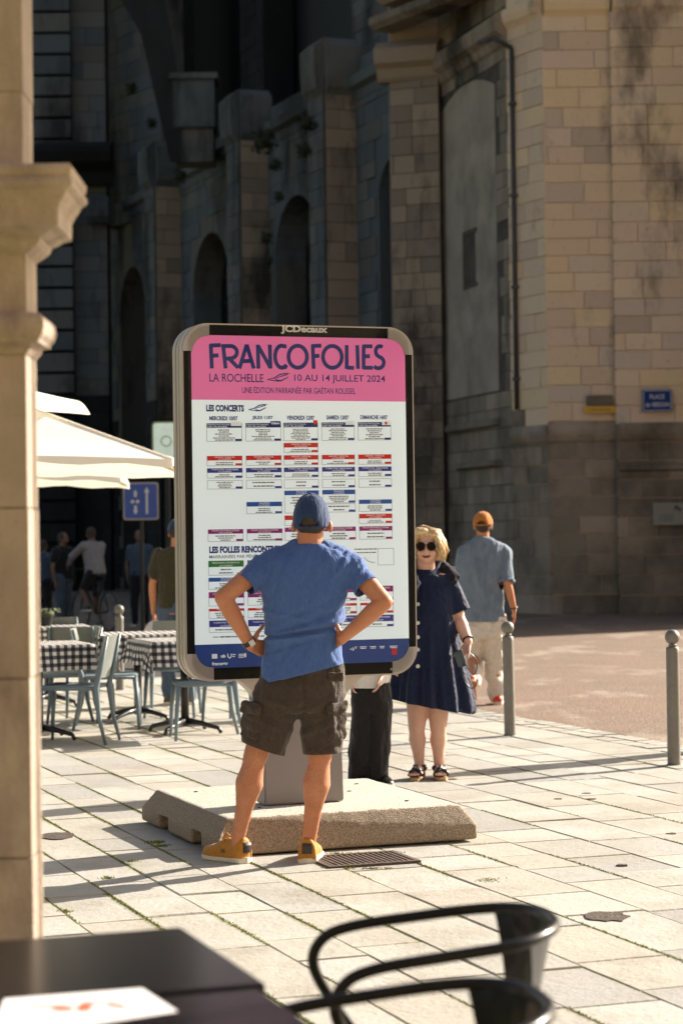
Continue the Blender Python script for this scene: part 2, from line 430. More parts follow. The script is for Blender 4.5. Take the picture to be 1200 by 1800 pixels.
M_blue = stone_mat('church_stone_grey_shade', [(.10, .115, .125), (.115, .125, .13), (.085, .10, .11), (.13, .13, .122), (.11, .108, .10)], stain=(.012, .013, .014), stain_lo=.5, stain_hi=.64, grain=3, stain_scale=.38, vstretch=.35)  # weathered grey, darkened and blued to carry the recess shade in its colour
M_dkb = stone_mat('church_stone_black_shade', [(.018, .021, .025), (.025, .026, .028), (.014, .016, .019)], stain=(.008, .008, .008), stain_lo=.42, stain_hi=.6, grain=3, stain_scale=.4)  # stained black, with the deep shade of the left wing painted in
M_rend = stone_mat('cement_render', [(.33, .28, .225)], stain=(.15, .13, .105), stain_lo=.42, stain_hi=.72, grain=4, stain_scale=.9, vstretch=.6, bump=.5, big=((.42, .36, .28), 1.1, .5))
M_mort = mat('mortar', (.09, .075, .06), .95, (.04, .034, .028), 3, .8, world=True)
M_void = mat('dark_opening', (.006, .006, .007), .6, (.003, .003, .003), 2, .5)
M_glassk = mat('dark_window_glass', (.006, .007, .009), .3, (.004, .004, .005), 2, .5, spec=.2)
M_lead = mat('lead_grille', (.02, .02, .022), .7)
church = thing('church', 'tall weathered stone church with pale tower at right and dark buttressed wall at left', 'church', (4, 45, 0))
CB = V(church.location)
recs = []            # every ashlar block: centre, (w, d, h), rotation about z, material
rc = random.Random(21)
def wall_blocks(p0, p1, z0, z1, h=.36, wl=(.55, .7, .85, 1.0, 1.2), m=None, proud=.06, back=.5, zfun=None, joint=.014, hole=None, jit=.012):
    """ashlar face from p0 to p1 (x,y) seen from the side to the right of p0->p1; mortar wall behind"""
    p0, p1 = V((*p0, 0)), V((*p1, 0)); d = (p1-p0); L = d.length; d.normalize(); n = V((d.y, -d.x, 0)); rz = atan2(d.y, d.x)
    z = z0; row = 0
    while z < z1-.05:
        hh = min(h*rc.choice((.92, 1, 1, 1.08)), z1-z)
        if z1-z-hh < .12: hh = z1-z
        s = 0 if row % 2 else -rc.uniform(.1, .5)
        while s < L-.001:
            w_ = rc.choice(wl); a = max(0, s); b = min(L, s+w_)
            if L-b < .22: b = L; w_ = L-s
            if b-a > .04:
                c = p0+d*((a+b)/2)+V((0, 0, z+hh/2))
                if not (hole and any(hole(ss, z_) for ss in (a, (a+b)/2, b) for z_ in (z, z+hh))):
                    mm = m(c) if callable(m) else m
                    pr = proud+rc.uniform(-jit, jit)
                    recs.append((c+n*(pr/2-.05), (b-a-joint, pr+.1, hh-joint), rz, mm))
            s += w_
        z += hh; row += 1
def mortar(p0, p1, z0, z1, back=.6, m=None, name='wall'):
    p0, p1 = V((*p0, 0)), V((*p1, 0)); d = (p1-p0); L = d.length; d.normalize(); n = V((d.y, -d.x, 0))
    bm = NB(); box(bm, (p0+p1)/2 - n*(back/2-.03) + V((0, 0, (z0+z1)/2)), (L, back, z1-z0), atan2(d.y, d.x)); return obj(name, bm, m or M_mort, church, world=True)
def band(p0, p1, prof, m, name='cornice'):
    """moulding: prof = [(out, z)...] swept along p0->p1, closed back at out=-.2"""
    p0, p1 = V((*p0, 0)), V((*p1, 0)); d = (p1-p0).normalized(); n = V((d.y, -d.x, 0))
    pr = [(-.2, prof[0][1])]+list(prof)+[(-.2, prof[-1][1])]
    bm = NB(); ring_strip(bm, [[p+n*o+V((0, 0, z)) for o, z in pr] for p in (p0, p1)]); return obj(name, bm, m, church, world=True)
def X(px, D): return (at(px, 945, D).x, D)
def Z(py, D, px=800): return at(px, py, D).z
# --- tower, right
tA0, tA1 = X(908, 42.0), X(968, 41.0); tB1 = X(1086, 41.0)[0], 41.0
tC0, tC1 = (tB1[0], 40.8), (7.6, 40.8)
def mt(c): return M_low if c.z < 3.75+.5*noise.noise(c*.6) else M_warm
ztop = 12.0
bases = [(tA0, tA1), (tA1, tB1), (tC0, tC1)]
for a, b in bases:
    mortar(a, b, 0, 24, m=M_warm); ex_ = (V(b)-V(a)).normalized()*.045; a2_, b2_ = tuple(V(a)-ex_), tuple(V(b)+ex_); wall_blocks(a2_, b2_, .0, 11.55, m=mt); wall_blocks(a2_, b2_, 11.9, 15, m=M_warm)
    dn = .0
    band(a, b, [(.06, 11.5), (.10, 11.56), (.16, 11.62), (.2, 11.75), (.2, 11.86), (.08, 11.92)], M_warm)
mortar((tC0[0]-.001, 41.2), (tC0[0], 40.8), 0, 24, .3)
# string ledge between sooty base and pale upper wall
LED = [(.06, 3.30), (.10, 3.34), (.14, 3.44), (.145, 3.52), (.07, 3.66)]
for a, b in bases: band(a, b, LED, M_low, 'ledge')
band(tC0, tC1, [(.06, 2.72), (.13, 2.76), (.13, 2.84), (.06, 2.9)], M_low, 'ledge')
# stretch of tower beyond the picture, near buttress that throws the street shadow
pC = (7.6, 40.8); mortar((7.6, 36.9), (9.6, 36.9), 0, 24, 4.2, M_warm, 'buttress'); 
# --- rendered panel wall, receding left
q0, q1 = X(783, 46.0), X(908, 42.0)
mortar(q0, q1, 0, 24, .8)
q = V((q1[0]-q0[0], q1[1]-q0[1], 0)); qL = q.length; qd = q.normalized(); qn = V((qd.y, -qd.x, 0)); qa = atan2(qd.y, qd.x)
p_lo, p_hi = 4.45, 10.6; pa, pb = .12, qL-.78
def phole(s, z): return pa < s < pb and p_lo < z < p_hi + .35*(1-((s-pa)/(pb-pa)*2-1)**2)
wall_blocks(q0, q1, 0, 11.3, m=lambda c: M_low if c.z < 4.4 else M_mid, hole=phole, wl=(.4, .55, .7))
bm = NB(); M4 = Matrix.Translation(V((q0[0], q0[1], 0))) @ Matrix.Rotation(qa, 4, 'Z')
arc = [(pa, p_lo), (pb, p_lo)]+[(pb-(pb-pa)*i/12, p_hi+.35*(1-(i/6-1)**2)) for i in range(13)]
# slit window cut in the render: four pieces around it
sw0, sw1 = 1.55, 2.18; sz0, sz1 = Z(497, 44), Z(410, 44)
def topz(x): return p_hi+.35*(1-(((x-pa)/(pb-pa))*2-1)**2)
prism(bm, [(pa, p_lo), (sw0, p_lo), (sw0, topz(sw0))]+[(sw0-(sw0-pa)*i/8, topz(sw0-(sw0-pa)*i/8)) for i in range(1, 9)], -.035, .1, M4)
prism(bm, [(sw1, p_lo), (pb, p_lo)]+[(pb-(pb-sw1)*i/8, topz(pb-(pb-sw1)*i/8)) for i in range(9)], -.035, .1, M4)
prism(bm, [(sw0+.002, p_lo), (sw1-.002, p_lo), (sw1-.002, sz0), (sw0+.002, sz0)], -.035, .1, M4)
prism(bm, [(sw0+.002, sz1), (sw1-.002, sz1), (sw1-.002, topz(sw1)), (sw0+.002, topz(sw0))], -.035, .1, M4)
bpan = obj('rendered_panel', bm, M_rend, church, world=True)
bm = NB(); prism(bm, [(sw0-.02, sz0-.02), (sw1+.02, sz0-.02), (sw1+.02, sz1+.02), (sw0-.02, sz1+.02)], .07, .2, M4); sl = obj('slit_window', bm, M_void, church, world=True)
bm = NB()
for x0, x1, z0, z1 in ((sw0-.1, sw1+.1, sz0-.09, sz0), (sw0-.1, sw1+.1, sz1, sz1+.1), (sw0-.1, sw0, sz0+.001, sz1-.001)): prism(bm, [(x0, z0), (x1, z0), (x1, z1), (x0, z1)], -.05, .08, M4)
prism(bm, [(sw0+.01, sz0), (sw0+.24, sz0), (sw0+.24, sz1), (sw0+.01, sz1)], -.0, .1, M4)
obj('window_frame', bm, mat('old_shutter', (.10, .06, .03), .7, (.05, .03, .02), 3, .8, world=True), sl, world=False).data.transform(Matrix.Translation(-CB))
band(q0, q1, [(.05, 11.2), (.12, 11.26), (.16, 11.4), (.3, 11.5), (.34, 11.7), (.34, 11.78), (.1, 11.95)], M_mid)
wall_blocks(q0, q1, 12.0, 15.5, m=M_mid)
# niche block on the sooty base
band(X(815, 44.9), X(888, 42.6), [(.06, 2.9), (.2, 2.95), (.2, 3.02), (.12, 3.06)], M_low, 'ledge')
band(X(795, 45.4), X(888, 42.6), [(.06, 3.72), (.14, 3.76), (.14, 3.86), (.06, 3.9)], M_low, 'ledge')
# --- pilaster between panel and side wall
r0, r1 = X(697, 46.0), X(783, 45.6)
mortar(r0, r1, 0, 11.9, 1.2); wall_blocks(r0, r1, 0, 11.4, m=lambda c: M_low if c.z < 4.2 else M_mid, wl=(.35, .5, .72))
band((r0[0]-.25, 46), (r1[0]+.05, 45.6), [(.05, 11.35), (.12, 11.42), (.2, 11.6), (.36, 11.7), (.4, 11.9), (.4, 12.0), (.1, 12.2)], M_mid)
mortar((r0[0]+.02, 47.2), (r0[0]+.02, 46.001), 0, 11.9, .3, M_mid)
bm = NB(); box(bm, (r0[0]+1.0, 46.5, 14.6), (2.0, 1.2, 5.0)); obj('upper_wall', bm, M_mid, church, world=True)
for k in range(3):
    band((r0[0]-.1+.1*k, 45.8), (q1[0], 42.0-.0), [(.3-.1*k, 12.4+k*.55), (.42-.1*k, 12.5+k*.55), (.42-.1*k, 12.65+k*.55), (.2-.1*k, 12.75+k*.55)], M_mid)
# --- side wall, receding to the left, with buttresses and arched windows
def WL(s): return V((-.133-.4*s, 51+s, 0))
wd_ = V((-.4, 1, 0)).normalized(); wn = V((-wd_.y, wd_.x, 0))        # out of the wall, towards the square (left-front)
ZC = 12.35
def s_at(px):
    k = (px-600)/3750
    return (-.133-51*k)/(.4+k)
def P2(v): return (v.x, v.y)
ends = [s_at(700), s_at(637), s_at(482), s_at(327), s_at(196)]
BT, BP = .95, .80
bm_wall = []
Mf = lambda s: Matrix.Translation(WL(s)) @ Matrix.Rotation(atan2(wd_.y, wd_.x), 4, 'Z')
# local x runs along the wall away from the camera, local +y points out of the wall
arches = [(s_at(727), s_at(676), 10.0), (s_at(568), s_at(492), 10.1), (s_at(411), s_at(347), 10.1), (s_at(262), s_at(218), 10.1)]
walllen = s_at(190)-s_at(738); S0 = s_at(738); k1 = sqrt(1.16)
def apts(a, b, top):
    a, b = (a-S0)*k1, (b-S0)*k1; r = (b-a)/2; zc = top-r*1.0
    return a, b, zc, [(b-(b-a)/2*(1-cos(t)), zc+r*sin(t)) for t in [pi*i/14 for i in range(15)]]
ar = [apts(*q) for q in arches]
def whole(s, z):
    for a, b, zc, _ in ar:
        if a < s < b and z < zc: return True
        if a < s < b and (s-(a+b)/2)**2+(z-zc)**2 < ((b-a)/2+.12)**2: return True
    return False
p_near, p_far = P2(WL(S0)), P2(WL(s_at(190)))
# blocks must be seen from wn: walk from far to near so that the right-hand side is wn
LL = (WL(s_at(190))-WL(S0)).length
wall_blocks(p_far, p_near, 0, ZC-.5, h=.42, m=lambda c: M_dkb if c.z < 5.5+noise.noise(c) else M_blue, hole=lambda s, z: whole(LL-s, z), wl=(.6, .8, 1.0))  # low courses turn black to imitate the shade near the ground
bm = NB(); Mw = Mf(S0); prev = 0
for a, b, zc, arcp in ar:
    prism(bm, [(prev, 0), (a, 0), (a, ZC), (prev, ZC)], -.9, .03, Mw)
    pl = [(a, ZC), (a, zc)]+[(x, z) for x, z in reversed(arcp)][1:-1]+[(b, zc), (b, ZC)]
    prism(bm, pl, -.9, .045, Mw); prev = b
prism(bm, [(prev, 0), (LL, 0), (LL, ZC), (prev, ZC)], -.9, .03, Mw)
obj('side_wall', bm, M_blue, church, world=True)
for a, b, zc, arcp in ar:
    bm = NB(); prism(bm, [(a-.05, 0), (b+.05, 0), (b+.05, zc+(b-a)/2+.1), (a-.05, zc+(b-a)/2+.1)], -1.0, -.8, Mw); wo_ = obj('arched_window', bm, M_glassk, church, world=True)
    bm = NB()
    for i in range(1, 4): prism(bm, [(a+(b-a)*i/4-.03, 0), (a+(b-a)*i/4+.03, 0), (a+(b-a)*i/4+.03, zc+.8), (a+(b-a)*i/4-.03, zc+.8)], -.8, -.75, Mw)
    for i in range(1, 14): prism(bm, [(a, i*.75), (b, i*.75), (b, i*.75+.05), (a, i*.75+.05)], -.79, -.765, Mw)
    o = obj('grille', bm, M_lead, wo_, world=False); o.data.transform(Matrix.Translation(-CB))
    bm = NB(); prism(bm, [(a, 0), (b, 0), (b, 3.0), (a, 3.0)], -.74, .02, Mw); obj('window_breast', bm, M_dkb, church, world=True)
# cornice of the side wall
prof = [(.05, ZC-.75), (.1, ZC-.68), (.14, ZC-.5), (.3, ZC-.42), (.34, ZC-.2), (.05, ZC-.18), (.05, ZC+.25), (.02, ZC+.28)]
band(p_far, p_near, prof, M_blue)
for i, e in enumerate(ends[1:4]):
    c0 = WL(e); f = c0+wd_*BT
    o0, o1 = c0+wn*BP, f+wn*BP
    # near face (towards the camera) and outer face
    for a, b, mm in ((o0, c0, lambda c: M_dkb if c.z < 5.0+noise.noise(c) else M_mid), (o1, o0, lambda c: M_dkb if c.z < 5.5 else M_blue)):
        mortar(P2(a), P2(b), 0, ZC-.2, .25); wall_blocks(P2(a), P2(b), 0, ZC-.5, h=.42, m=mm, wl=(.45, .6, .8))
        band(P2(a), P2(b), [(.05, ZC-.6), (.12, ZC-.5), (.2, ZC-.4), (.24, ZC-.05), (.24, ZC+.55), (.02, ZC+.75)], M_blue)
    bm = NB(); box(bm, (c0+f+o0+o1)/4+V((0, 0, ZC+.2)), (BT-.1, BP-.1, .9), atan2(wd_.y, wd_.x)); obj('buttress_cap', bm, M_blue, church, world=True)
# plants on the wall
# upper storey, set back: black openings between piers
for a, b, z0, z1, off, m_ in ((730, 465, 12.0, 26, 3.2, M_void), (465, 190, 12.0, 26, 3.2, M_void)):
    A, B = WL(s_at(a)), WL(s_at(b)); mortar(P2(B-wn*off), P2(A-wn*off), z0, z1, .5, m_, 'upper_window')
for pa_, pb_, off, m_ in ((545, 462, 2.4, M_blue), (640, 625, 2.6, M_dkb), (330, 292, 2.2, M_dkb)):
    A, B = WL(s_at(pa_+20)), WL(s_at(pb_+20)); mortar(P2(B-wn*off), P2(A-wn*off), 12.2, 26, .9, m_, 'pier'); 
    wall_blocks(P2(B-wn*off), P2(A-wn*off), 12.2, 18, h=.42, m=m_, wl=(.5, .7))
bm = NB(); prism(bm, [(0, ZC-.3), (LL, ZC-.3), (LL, ZC-.2), (0, ZC-.2)], -4.0, .0, Mw); obj('terrace', bm, M_dkb, church, world=True)
# pedestal block standing on the terrace
pc = at(343, 188, 57.5); bm = NB(); box(bm, (pc.x, pc.y, pc.z), (1.12, 1.1, 1.3)); bevel(bm, .02); box(bm, (pc.x, pc.y, pc.z+.72), (1.3, 1.3, .16)); box(bm, (pc.x, pc.y+.1, pc.z-1.1), (1.0, 1.0, .9)); obj('pedestal', bm, M_blue, church, world=True)
bm = NB(); box(bm, (-3, 72, 16), (26, .6, 32)); obj('nave_wall', bm, M_dkb, church, world=True)
# raking flying buttress, dark
bm = NB(); a_, b_ = at(225, -60, 57.0), at(330, 260, 57.0)
ring_strip(bm, [[a_+V((-.7, 0, 0)), a_+V((.75, 0, 0)), a_+V((.75, 1.0, 0)), a_+V((-.7, 1.0, 0))], [at(248, 60, 57), at(302, 60, 57), at(302, 60, 58), at(248, 60, 58)], [at(275, 180, 57), at(318, 180, 57), at(318, 180, 58), at(275, 180, 58)], [at(300, 285, 57), at(318, 285, 57), at(318, 285, 58), at(300, 285, 58)]])
obj('flying_buttress', bm, M_dkb, church, world=True)
# transept wall facing the square (left) + its raking side wall
T0, T1 = X(40, 66.0), X(196, 66.0)
mortar(T0, T1, 0, 26, .8, M_dkb)
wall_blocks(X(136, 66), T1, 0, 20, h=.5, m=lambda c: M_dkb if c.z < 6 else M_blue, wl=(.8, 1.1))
# rusticated pilaster: big blocks with deep grooves
z = .2
while z < 20:
    recs.append((V((at(97, 945, 65.8).x, 65.75, z+.30)), (at(136, 945, 66).x-at(58, 945, 66).x, .5, .565), 0, M_dkb if z < 5.5 else M_blue)); z += .655
e0, e1 = X(192, 68), X(296, 65.0)
ZT0 = 12.8
mortar(e0, e1, 11.5, 26, .8, M_blue); wall_blocks(e0, e1, 11.5, 20.5, h=.5, m=M_blue, wl=(.6, .8, 1.0))
band(X(40, 65.6), X(208, 65.6), [(.05, 12.5), (.1, 12.6), (.2, 12.9), (.8, 13.1), (.95, 13.4), (.95, 13.55), (.2, 13.8)], M_dkb)
band(X(160, 65.5), X(200, 65.5), [(.05, 11.3), (.25, 11.5), (.3, 11.9), (.1, 12.1)], M_blue)
# --- emit the blocks: the 300 that show largest as objects, the rest joined
def score(r):
    px, py = proj(r[0])
    if not (-20 < px < 1220 and -20 < py < 1120): return 0
    if 300 < px < 722 and py > 572: return 0
    D = r[0].y; vis = max(.05, abs(V((-sin(r[2]), cos(r[2]))).dot(V((r[0].x, r[0].y)).normalized())))
    return r[1][0]*r[1][2]*vis/D**2
recs.sort(key=lambda r: -score(r))
ub = {}
def unit(m):
    if m.name not in ub:
        b = NB(); box(b, (0, 0, 0), (1, 1, 1)); bmesh.ops.bevel(b, geom=b.edges[:], offset=.022, segments=1, affect='EDGES')
        me = bpy.data.meshes.new('block'); b.to_mesh(me); b.free(); me.materials.append(m); ub[m.name] = me
    return ub[m.name]
for c, s, rz, m in recs[:300]:
    o = link(bpy.data.objects.new('stone_block', unit(m))); o.parent = church; o.location = c-CB; o.scale = s; o.rotation_euler = (0, 0, rz)
rest = {}
for c, s, rz, m in recs[300:]:
    if c.z > 21: continue
    box(rest.setdefault(m.name, NB()), c, s, rz)
for k, b in rest.items(): obj('stonework', b, MATS[k], church, world=True, kind='stuff')
# downpipe
M_pipe = mat('zinc_pipe', (.055, .055, .055), .6, (.03, .03, .03), 5, .6)
bm = NB(); pt = X(911, 41.75); tube(bm, [(pt[0], pt[1], 4.0), (pt[0], pt[1], 11.1)], .045, 10)
tube(bm, [(pt[0], pt[1], 11.1), (pt[0]-.35, pt[1]-.1, 11.28), (pt[0]-.6, pt[1]+.6, 11.35)], .05, 8)
dp = obj('downpipe', bm, M_pipe, church, world=True, smooth=True)
for z in (4.6, 6.4, 8.2, 10):
    bm = NB(); box(bm, (pt[0], pt[1], z), (.15, .14, .05)); o = obj('pipe_bracket', bm, M_pipe, dp); o.data.transform(Matrix.Translation(-CB))
# --- weeds growing from the side wall
rw = random.Random(4)
def weed(px, py, D, r, lab):
    c = at(px, py, D); b = NB(); ellipsoid(b, (0, 0, 0), (r*.45, r*.45, r*.5), None, 8, 6)
    for _ in range(150):
        dv = V((rw.gauss(0, 1), rw.gauss(0, 1), rw.gauss(0, 1))).normalized()*r*rw.uniform(.2, .8); dv.z = dv.z*1.1-.1*r
        a = V((rw.gauss(0, 1), rw.gauss(0, 1), rw.gauss(0, 1))).normalized()*r*.22; e = a.cross(dv).normalized()*r*.12
        b.faces.new([b.verts.new(dv-a), b.verts.new(dv+e), b.verts.new(dv+a), b.verts.new(dv-e)])
    o = obj('wall_weed', b, mat('weed_leaves', (.02, .028, .012), .8, (.008, .012, .006), 6, .6), label=lab, cat='weed', group='weeds growing out of the church wall'); o.location = c
for px, py, D, r, lab in ((462, 246, 50, .42, 'large dark weed on the cornice beside the middle buttress cap'), (540, 215, 48.5, .3, 'dark weed on the sloping cornice left of the tall buttress'),
                          (534, 262, 48.4, .26, 'dark weed hanging under the sloping cornice above the tallest arch'), (484, 288, 49.0, .22, 'dark weed tuft high on the side of the middle buttress'),
                          (490, 344, 48.9, .17, 'small weed tuft left of the tallest arch crown'), (469, 418, 49.2, .2, 'weed tuft halfway down beside the tallest arch'),
                          (471, 458, 49.2, .18, 'lowest weed tuft beside the tallest arch'), (315, 308, 56.5, .26, 'weed tuft on the cap of the left buttress'),
                          (230, 155, 60, .24, 'weed tuft on the slanted wall high at left'), (267, 215, 60, .22, 'weed tuft at the foot of the black flying buttress')):
    weed(px, py, D, r, lab)
# --- signs on the tower
def tmesh(s, w, h, bold=0.0, space=1.0):
    cu = bpy.data.curves.new('t', 'FONT'); cu.body = s; cu.size = 1; cu.offset = bold; cu.space_character = space; cu.resolution_u = 3
    me = baked(bpy.data.objects.new('t', cu)); bpy.data.curves.remove(cu)
    xs = [v.co.x for v in me.vertices]; ys = [v.co.y for v in me.vertices]
    x0, x1, y0, y1 = min(xs), max(xs), min(ys), max(ys)
    for v in me.vertices: v.co = V(((v.co.x-x0)/(x1-x0)*w, 0, (v.co.y-y0)/(y1-y0)*h))
    return me
def add_me(bm, me, off, mi=0):
    n = len(bm.verts); m2 = me.copy(); m2.transform(Matrix.Translation(off)); k = len(bm.faces); bm.from_mesh(m2); bpy.data.meshes.remove(m2); bpy.data.meshes.remove(me)
    bm.faces.ensure_lookup_table()
    for f in bm.faces[k:]: f.material_index = mi
def text(bm, s, x, z, w, h, y=0, bold=0.0, align='L', mi=0, space=1.0):
    """text with its lower-left (L) or lower-centre (C) at x,z, facing -y"""
    if align == 'C': x -= w/2
    add_me(bm, tmesh(s, w, h, bold, space), V((x, y, z)), mi)
M_enam = mat('blue_enamel', (.008, .035, .17), .6, (.007, .03, .15), 5, .4, spec=.2)
M_wht = mat('white_enamel', (.6, .6, .58), .4, (.5, .5, .48), 5, .4)
c = at(1154, 704, 40.62); st = thing('street_sign', 'dark blue street name plate with white letters on the pale tower', 'street sign', c)
bm = NB(); box(bm, (0, 0, 0), (.57, .03, .42)); bevel(bm, .004); obj('plate', bm, M_enam, st)
bm = NB(); 
for z in (-.19, .19): box(bm, (0, -.017, z), (.52, .004, .012))
for x in (-.262, .262): box(bm, (x, -.017, 0), (.012, .004, .36))
obj('border', bm, M_wht, st)
bm = NB(); text(bm, 'PLACE', 0, .03, .28, .085, -.0175, .01, 'C'); text(bm, 'de VERDUN', 0, -.12, .44, .085, -.0175, .01, 'C'); obj('lettering', bm, M_wht, st)
c = at(1054, 720, 40.8); st = thing('yellow_sign', 'small yellow direction sign under a brown plate on the tower', 'sign', c)
bm = NB(); box(bm, (0, 0, 0), (.62, .03, .125)); bevel(bm, .004); obj('plate', bm, mat('yellow_plate', (.62, .33, .02), .5, (.55, .29, .02), 4, .4), st)
bm = NB(); text(bm, '< TRAVERSIÈRE', -.01, -.03, .46, .06, -.0165, .006, 'C'); obj('lettering', bm, mat('sign_brown', (.10, .06, .02), .5), st)
c = at(1053, 707, 40.8); st = thing('brown_plate', 'brown lettered plate just above the small yellow sign', 'plate', at(1053, 704, 40.8))
bm = NB(); box(bm, (0, 0, -.0), (.50, .03, .2)); bevel(bm, .004); obj('plate', bm, mat('brown_plate', (.12, .09, .05), .6, (.08, .06, .035), 10, .8), st)
bm = NB()
for i in range(3):
    for j in range(7): box(bm, (-.2+j*.066, -.016, .055-i*.055), (.05, .004, .018))
obj('lettering', bm, mat('tan_print', (.2, .16, .1), .6), st)
c = at(1185, 903, 40.62); st = thing('notice_board', 'pale notice panel low on the tower at the right edge', 'notice', c)
bm = NB(); box(bm, (.08, 0, 0), (1.0, .04, .43)); bevel(bm, .005); obj('panel', bm, mat('notice_pale', (.24, .23, .19), .6, (.2, .19, .15), 2, .5), st)
bm = NB()
for k in range(7):
    ph = k*.9; box(bm, (.0+k*.018, -.022, .1+.03*sin(ph)), (.03, .004, .03+.03*abs(cos(ph))), 0)
for k in range(4): box(bm, (-.16, -.022, -.02-k*.04), (.3-.05*(k % 2), .004, .008))
obj('print', bm, mat('notice_print', (.06, .1, .12), .6), st)
# ================================================================== CONCRETE BASE AND POSTER BOARD
M_conc = mat('aggregate_concrete', (.60, .57, .49), .85, (.36, .31, .24), 110, 1.0, .55, 160, detail=4)
M_conct = M_conc
base = thing('concrete_base', 'low chamfered concrete slab with forklift notches under the poster board', 'base', (-.225, 11.21, 0), A20)
Wb, Lb, Hb, ch = 1.36, 1.46, .185, .07
def base_sec(hw, hl, z): return z
bm = NB()
# left end carries two notches: build the body from lengths along y, each with its own lower edge on the left
segs = [(-Lb/2, -.42, 0), (-.42, -.24, 1), (-.24, .20, 0), (.20, .38, 1), (.38, Lb/2, 0)]
def sect(y, inset, notch):
    hw = Wb/2-inset; zt = Hb-(0 if inset == 0 else 0)
    p = [(-hw, .012), (-hw, .085), (-hw+ch, Hb), (hw-ch, Hb), (hw, .085), (hw, .012)]
    if notch: p = [(-hw+.17, .012), (-hw+.17, .085), (-hw+.0, .0851), (-hw+ch, Hb), (hw-ch, Hb), (hw, .085), (hw, .012)]
    return [V((x, y, z)) for x, z in p]
bmb = NB()
for y0, y1, nt_ in segs:
    if y0 == -Lb/2:
        f0 = [V((x, y, z)) for x, y, z in ((-Wb/2, y0, .012), (-Wb/2, y0, .085), (-Wb/2+ch, y0+ch, Hb), (Wb/2-ch, y0+ch, Hb), (Wb/2, y0, .085), (Wb/2, y0, .012))]
        ring_strip(bmb, [f0, sect(y1, 0, 0)])
    elif y1 == Lb/2:
        f0 = [V((x, y, z)) for x, y, z in ((-Wb/2, y1, .012), (-Wb/2, y1, .085), (-Wb/2+ch, y1-ch, Hb), (Wb/2-ch, y1-ch, Hb), (Wb/2, y1, .085), (Wb/2, y1, .012))]
        ring_strip(bmb, [sect(y0, 0, 0), f0])
    else: ring_strip(bmb, [sect(y0, 0, nt_), sect(y1, 0, nt_)])
me = fuse(bmb, .011, 2, 'slab'); 
displace(me, lambda p: .002*noise.noise(p*9)+.0012*noise.noise(p*45))
so = obj('slab', me, M_conc, base, smooth=True); me.materials.append(mat('aggregate_side', (.37, .30, .215), .9, (.20, .15, .10), 110, 1.0, .6, 170, detail=4))
for p_ in me.polygons:
    if p_.normal.z < .88: p_.material_index = 1
bm = NB()
for x, y in ((-.35, -.35), (.42, -.42), (.45, .40), (.3, .1), (-.45, .45), (.1, .5)): lathe(bm, [(.011, Hb-.004), (.011, Hb+.0035), (.004, Hb+.004)], (x, y, 0), 10)
obj('lifting_bolts', bm, M_pit, base)
# ---- board
M_rim = mat('beige_metal', (.47, .43, .38), .42, (.43, .39, .345), 6, .5, metal=.35)
M_corner = mat('grey_corner', (.40, .355, .335), .5, (.37, .33, .31), 9, .5, metal=.1)
M_blk = mat('black_trim', (.008, .008, .007), .5, (.006, .006, .005), 9, .5, spec=.15)
M_post = mat('grey_post_paint', (.235, .205, .20), .5, (.215, .19, .185), 5, .5, metal=.1)
def emis(m, c, s):
    b = m.node_tree.nodes['Principled BSDF']; b.inputs['Emission Color'].default_value = (*c, 1); b.inputs['Emission Strength'].default_value = s; return m
bd = thing('poster_board', 'tall freestanding advertising board with a pink and white festival programme poster', 'advertising board', (-.232, 10.955, 0), A20)
BW, BH, BZ = 1.245, 1.80, 1.727     # width, height, centre height
DP = .17; y0 = -.085
def rrect(wd, h, r, n=12):
    p = []
    for cx, cz, a0 in ((wd/2-r, h/2-r, 0), (-wd/2+r, h/2-r, pi/2), (-wd/2+r, -h/2+r, pi), (wd/2-r, -h/2+r, 1.5*pi)):
        for i in range(n+1):
            a = a0+pi/2*i/n; p.append((cx+r*cos(a), cz+r*sin(a)+BZ))
    return p
def ring(bm, o, i, ya, yb):
    rings = [[V((x, ya, z)) for x, z in o], [V((x, yb, z)) for x, z in o], [V((x, yb, z)) for x, z in i], [V((x, ya, z)) for x, z in i]]
    vr = ring_strip(bm, rings, True, False); n = len(o)
    for k in range(n): bm.faces.new((vr[3][k], vr[3][(k+1) % n], vr[0][(k+1) % n], vr[0][k]))
bm = NB(); prism(bm, rrect(BW-.03, BH-.03, .12), y0+.012, -y0-.012); obj('core', bm, M_blk, bd)
for nm, a, b, g in (('front_rail', y0-.004, y0+.052, 0), ('middle_rail', y0+.066, y0+.108, .004), ('back_rail', y0+.121, -y0+.004, 0)):
    bm = NB(); ring(bm, rrect(BW-g, BH-g, .135), rrect(BW-.045, BH-.045, .115), a, b); bmesh.ops.bevel(bm, geom=[e for e in bm.edges if abs((e.verts[0].co-e.verts[1].co).y) < 1e-6], offset=.004, segments=2, affect='EDGES'); obj(nm, bm, M_rim, bd)
PW, PH, PZ, PR = 1.15, 1.672, 1.7305, .085
